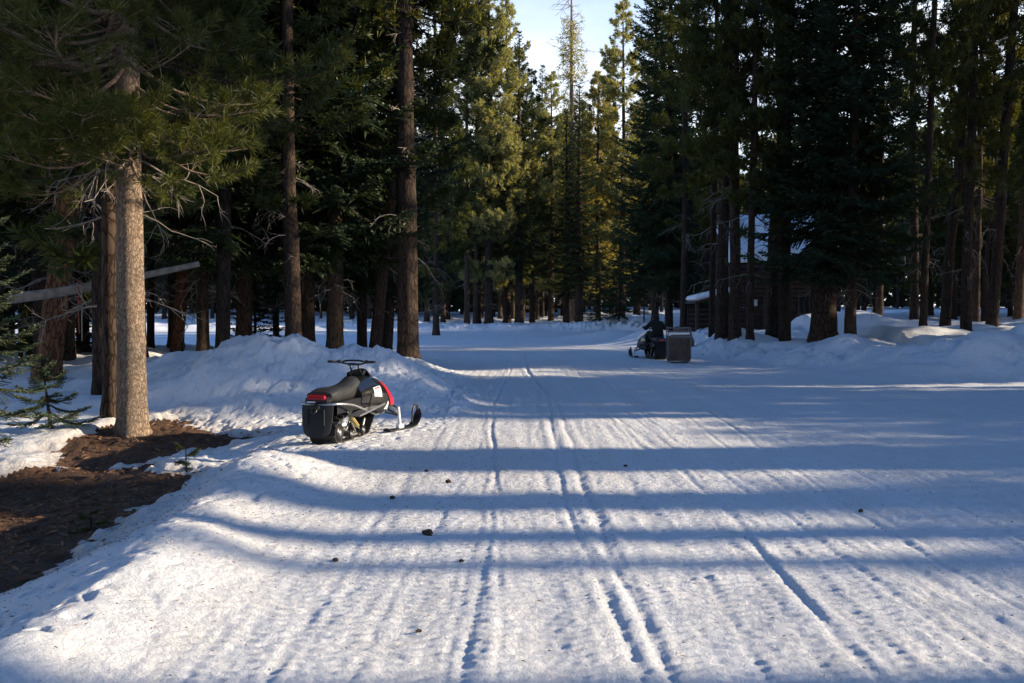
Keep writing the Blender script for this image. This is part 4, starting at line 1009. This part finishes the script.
# cargo sled
def cargo():
    root = empty('cargo_sled'); w, l = .66, 1.0; root.scale = (1.0, .8, 1)
    M['ply'] = simple('weathered_plywood', (.070, .050, .038), .8, noise=.3, nscale=7, bump=.3)
    for sx in (-1, 1):
        r = MB(); r.tube([(sx*.28, -.55, .02), (sx*.28, .45, .02), (sx*.28, .62, .08), (sx*.28, .70, .20)], .022, 8, smooth=4); r.build('runner', M['steel'], root)
        for yy in (-.35, .3): bx((sx*.28, yy, .08), (.04, .05, .13), 'strut', M['steel'], root)
    bx((0, 0, .155), (w, l, .03), 'deck', M['ply'], root)
    for c, s_ in (((0, -.485, .41), (w, .025, .70)), ((0, .485, .41), (w, .025, .70)), ((-.318, 0, .41), (.025, .94, .70)), ((.318, 0, .41), (.025, .94, .70))):
        bx(c, s_, 'side_board', M['ply'], root, bev=.004)
    fr = MB()
    for a in (-.335, .335):
        for b in (-.505, .505): fr.box((a, b, .60), (.03, .03, .92), bev=.004)
    for z in (.78, .93, 1.05):
        for b in (-.505, .505): fr.box((0, b, z), (.638, .022, .026 if z > 1 else .04), bev=.003)
        for a in (-.335, .335): fr.box((a, 0, z), (.022, .978, .026), bev=.003)
    fr.build('rack_frame', simple('dark_rack_steel', (.12, .12, .13), .5, metal=.3), root, smooth=False)
    bx((0, -.520, .885), (.60, .006, .06), 'reflective_strip', M['white'], root, bev=.001)
    tb([(0, .5, .16), (0, .9, .22), (0, 1.18, .42)], .018, 'tow_bar', M['steel'], root, sm=3)
    return root
cg = cargo(); cx, cy = X(678.5, 30.2), 30.2; cg.location = (cx, cy, gz(cx, cy)); cg.rotation_euler = (0, 0, R(-5))
tag(cg, 'grey box cargo sled with an open rail rack, towed behind the ridden snowmobile', 'cargo sled')

# rider: one continuous skinned body, sat on the seat, hands on the grips
def skin_body(name, verts, edges, radii, mat, root_i=0, parent=None, lev=2):
    me = bpy.data.meshes.new(name); me.from_pydata(verts, edges, []); me.materials.append(mat)
    o = bpy.data.objects.new(name, me); col.objects.link(o)
    md = o.modifiers.new('skin', 'SKIN'); md.use_smooth_shade = True
    lay = me.skin_vertices[0].data if me.skin_vertices else None
    if lay is None:
        bpy.context.view_layer.objects.active = o; o.select_set(True); bpy.ops.mesh.customdata_skin_add(); lay = me.skin_vertices[0].data
    for i, r in enumerate(radii): lay[i].radius = r if isinstance(r, tuple) else (r, r); lay[i].use_root = (i == root_i)
    s = o.modifiers.new('sub', 'SUBSURF'); s.levels = lev; s.render_levels = lev
    if parent: o.parent = parent
    return o
def rider():
    suit = simple('dark_riding_suit', (.010, .011, .011), .85, noise=.4, nscale=12, bump=.3)
    dark = simple('dark_beanie', (.012, .012, .012), .8); skin = simple('skin', (.42, .25, .18), .6); glove = simple('glove', (.015, .015, .015), .7)
    olive = simple('olive_jacket', (.007, .009, .007), .9, noise=.4, nscale=10, bump=.3)
    V = [(0, .50, .86), (0, .56, 1.02), (0, .68, 1.17), (0, .79, 1.27), (0, .85, 1.32), (0, .90, 1.38),   # pelvis .. head
         (-.19, .77, 1.23), (-.36, .88, 1.04), (-.30, 1.14, 1.10), (.19, .77, 1.23), (.36, .88, 1.04), (.30, 1.14, 1.10),
         (-.11, .60, .82), (-.26, 1.00, .86), (-.29, .92, .47), (-.29, 1.06, .43), (.11, .60, .82), (.26, 1.00, .86), (.29, .92, .47), (.29, 1.06, .43)]
    E = [(0, 1), (1, 2), (2, 3), (3, 4), (4, 5), (3, 6), (6, 7), (7, 8), (3, 9), (9, 10), (10, 11), (0, 12), (12, 13), (13, 14), (14, 15), (0, 16), (16, 17), (17, 18), (18, 19)]
    rad = [(.22, .18), (.225, .18), (.235, .17), (.12, .11), .06, .085, .095, .072, .042, .095, .072, .042, .115, .088, .065, .05, .115, .088, .065, .05]
    o = skin_body('person', V, E, rad, olive)
    pants = MB(); hd = MB()
    # head with face, under a knitted hat
    import bmesh
    def sph(nm, c, s_, mat, par, sub=3):
        bm = bmesh.new(); bmesh.ops.create_icosphere(bm, subdivisions=sub, radius=1)
        for v in bm.verts: v.co = Vector((v.co.x*s_[0]+c[0], v.co.y*s_[1]+c[1]+.09, v.co.z*s_[2]+c[2]-.15))
        me = bpy.data.meshes.new(nm); bm.to_mesh(me); bm.free(); me.materials.append(mat)
        for p in me.polygons: p.use_smooth = True
        k = bpy.data.objects.new(nm, me); col.objects.link(k); k.parent = par; return k
    HO = -.13
    hat = sph('hat', (0, .81, 1.60), (.105, .12, .105), dark, o)
    face = sph('face', (0, .85, 1.545), (.078, .095, .105), skin, o); sph('nose', (0, .95, 1.54), (.014, .018, .022), skin, face, 2)
    for sx in (-1, 1):
        sph('eye', (sx*.032, .935, 1.565), (.012, .008, .009), M['white'], face, 2); sph('ear', (sx*.080, .845, 1.545), (.010, .02, .03), skin, face, 2)
    sph('mouth', (0, .936, 1.495), (.024, .008, .007), simple('lips', (.3, .12, .1), .6), face, 2)
    hood_ = sph('jacket_hood', (0, .70, 1.42), (.15, .11, .12), olive, o)
    bt = None
    for sx in (-1, 1):
        bm_ = MB(); bm_.tube([(sx*.29, .90, .56), (sx*.29, .915, .45), (sx*.29, .99, .435), (sx*.29, 1.16, .43)], [.07, .065, .06, .045], 12, smooth=4); bm_.build('boot', dark, o)
        # gloved hand: palm plus five curled fingers round the grip
        g = MB(); g.tube([(sx*.30, 1.12, 1.10), (sx*.31, 1.17, 1.105), (sx*.315, 1.205, 1.11)], [.035, .042, .040], 10, smooth=3)
        for k in range(4):
            fx = sx*(.275+.027*k); ln = (.9, 1.0, .95, .8)[k]
            g.tube([(fx, 1.20, 1.115), (fx, 1.20+.045*ln, 1.118), (fx, 1.20+.062*ln, 1.095), (fx, 1.20+.040*ln, 1.068), (fx, 1.215, 1.066)], [.013, .013, .012, .011, .009], 8, smooth=3)
        g.tube([(sx*.27, 1.165, 1.095), (sx*.255, 1.20, 1.075), (sx*.262, 1.235, 1.068)], [.015, .013, .011], 8, smooth=3)
        g.build('glove', glove, o)
    o.location = sm2.location; o.rotation_euler = sm2.rotation_euler; o.scale = sm2.scale
    tag(o, 'person in dark olive jacket and knit hat riding the moving snowmobile', 'person')
rider()

# ------------------------------------------------------------------ light, sky, camera
w = bpy.data.worlds.new('World'); scene.world = w; w.use_nodes = True; nt = w.node_tree
bg = nt.nodes['Background']; sky = nt.nodes.new('ShaderNodeTexSky'); sky.sky_type = 'NISHITA'; sky.sun_disc = False
sky.sun_elevation = R(SUN_EL); sky.sun_rotation = R(SUN_AZ); sky.air_density = 1.0; sky.dust_density = .2; sky.ozone_density = 6.0
tcw = nt.nodes.new('ShaderNodeTexCoord'); sep = nt.nodes.new('ShaderNodeSeparateXYZ'); nt.links.new(tcw.outputs['Generated'], sep.inputs[0])
cl = noise_tex(nt, tcw.outputs['Generated'], 3.0, 6, .55, (1, 1, 3)); elv = ramp(nt, sep.outputs['Z'], [(.0, (1, 1, 1)), (.24, (1, 1, 1)), (.38, (0, 0, 0))])
veil = math_(nt, 'MULTIPLY', elv.outputs['Color'], ramp(nt, cl.outputs['Fac'], [(.30, (.55, .55, .55)), (.60, (1, 1, 1))]).outputs['Color'])
nt.links.new(mix(nt, veil, sky.outputs['Color'], (4.4, 4.6, 4.8)), bg.inputs['Color']); bg.inputs['Strength'].default_value = .15
sl = bpy.data.lights.new('sun', 'SUN'); sl.energy = 4.9; sl.angle = R(.8); sl.color = (1, .83, .60)
so = bpy.data.objects.new('sun', sl); col.objects.link(so)
dv = Vector((math.sin(R(SUN_AZ))*math.cos(R(SUN_EL)), math.cos(R(SUN_AZ))*math.cos(R(SUN_EL)), math.sin(R(SUN_EL))))
so.rotation_euler = dv.to_track_quat('Z', 'Y').to_euler(); so.location = (30, 0, 30)
cam = bpy.data.cameras.new('camera'); cam.sensor_width = 36; cam.lens = F*36/1024; cam.clip_end = 2000; cam.clip_start = .1
co = bpy.data.objects.new('camera', cam); col.objects.link(co); co.location = (0, 0, CH+gz(0, 0)); co.rotation_euler = (R(90)-math.atan((341.5-HZ)/F), 0, 0)
scene.camera = co
scene.view_settings.view_transform = 'Standard'; scene.view_settings.look = 'None'; scene.view_settings.exposure = 1.02; scene.view_settings.gamma = 1
scene.cycles.max_bounces = 5; scene.cycles.diffuse_bounces = 3; scene.cycles.glossy_bounces = 2; scene.cycles.transmission_bounces = 2; scene.cycles.transparent_max_bounces = 4
scene.cycles.use_denoising = True
try: scene.cycles.denoiser = 'OPENIMAGEDENOISE'
except Exception: pass
for k_, v_ in PROTO.items():
    if not v_[1]:
        for c_ in list(v_[0].children): bpy.data.objects.remove(c_)
        bpy.data.objects.remove(v_[0])
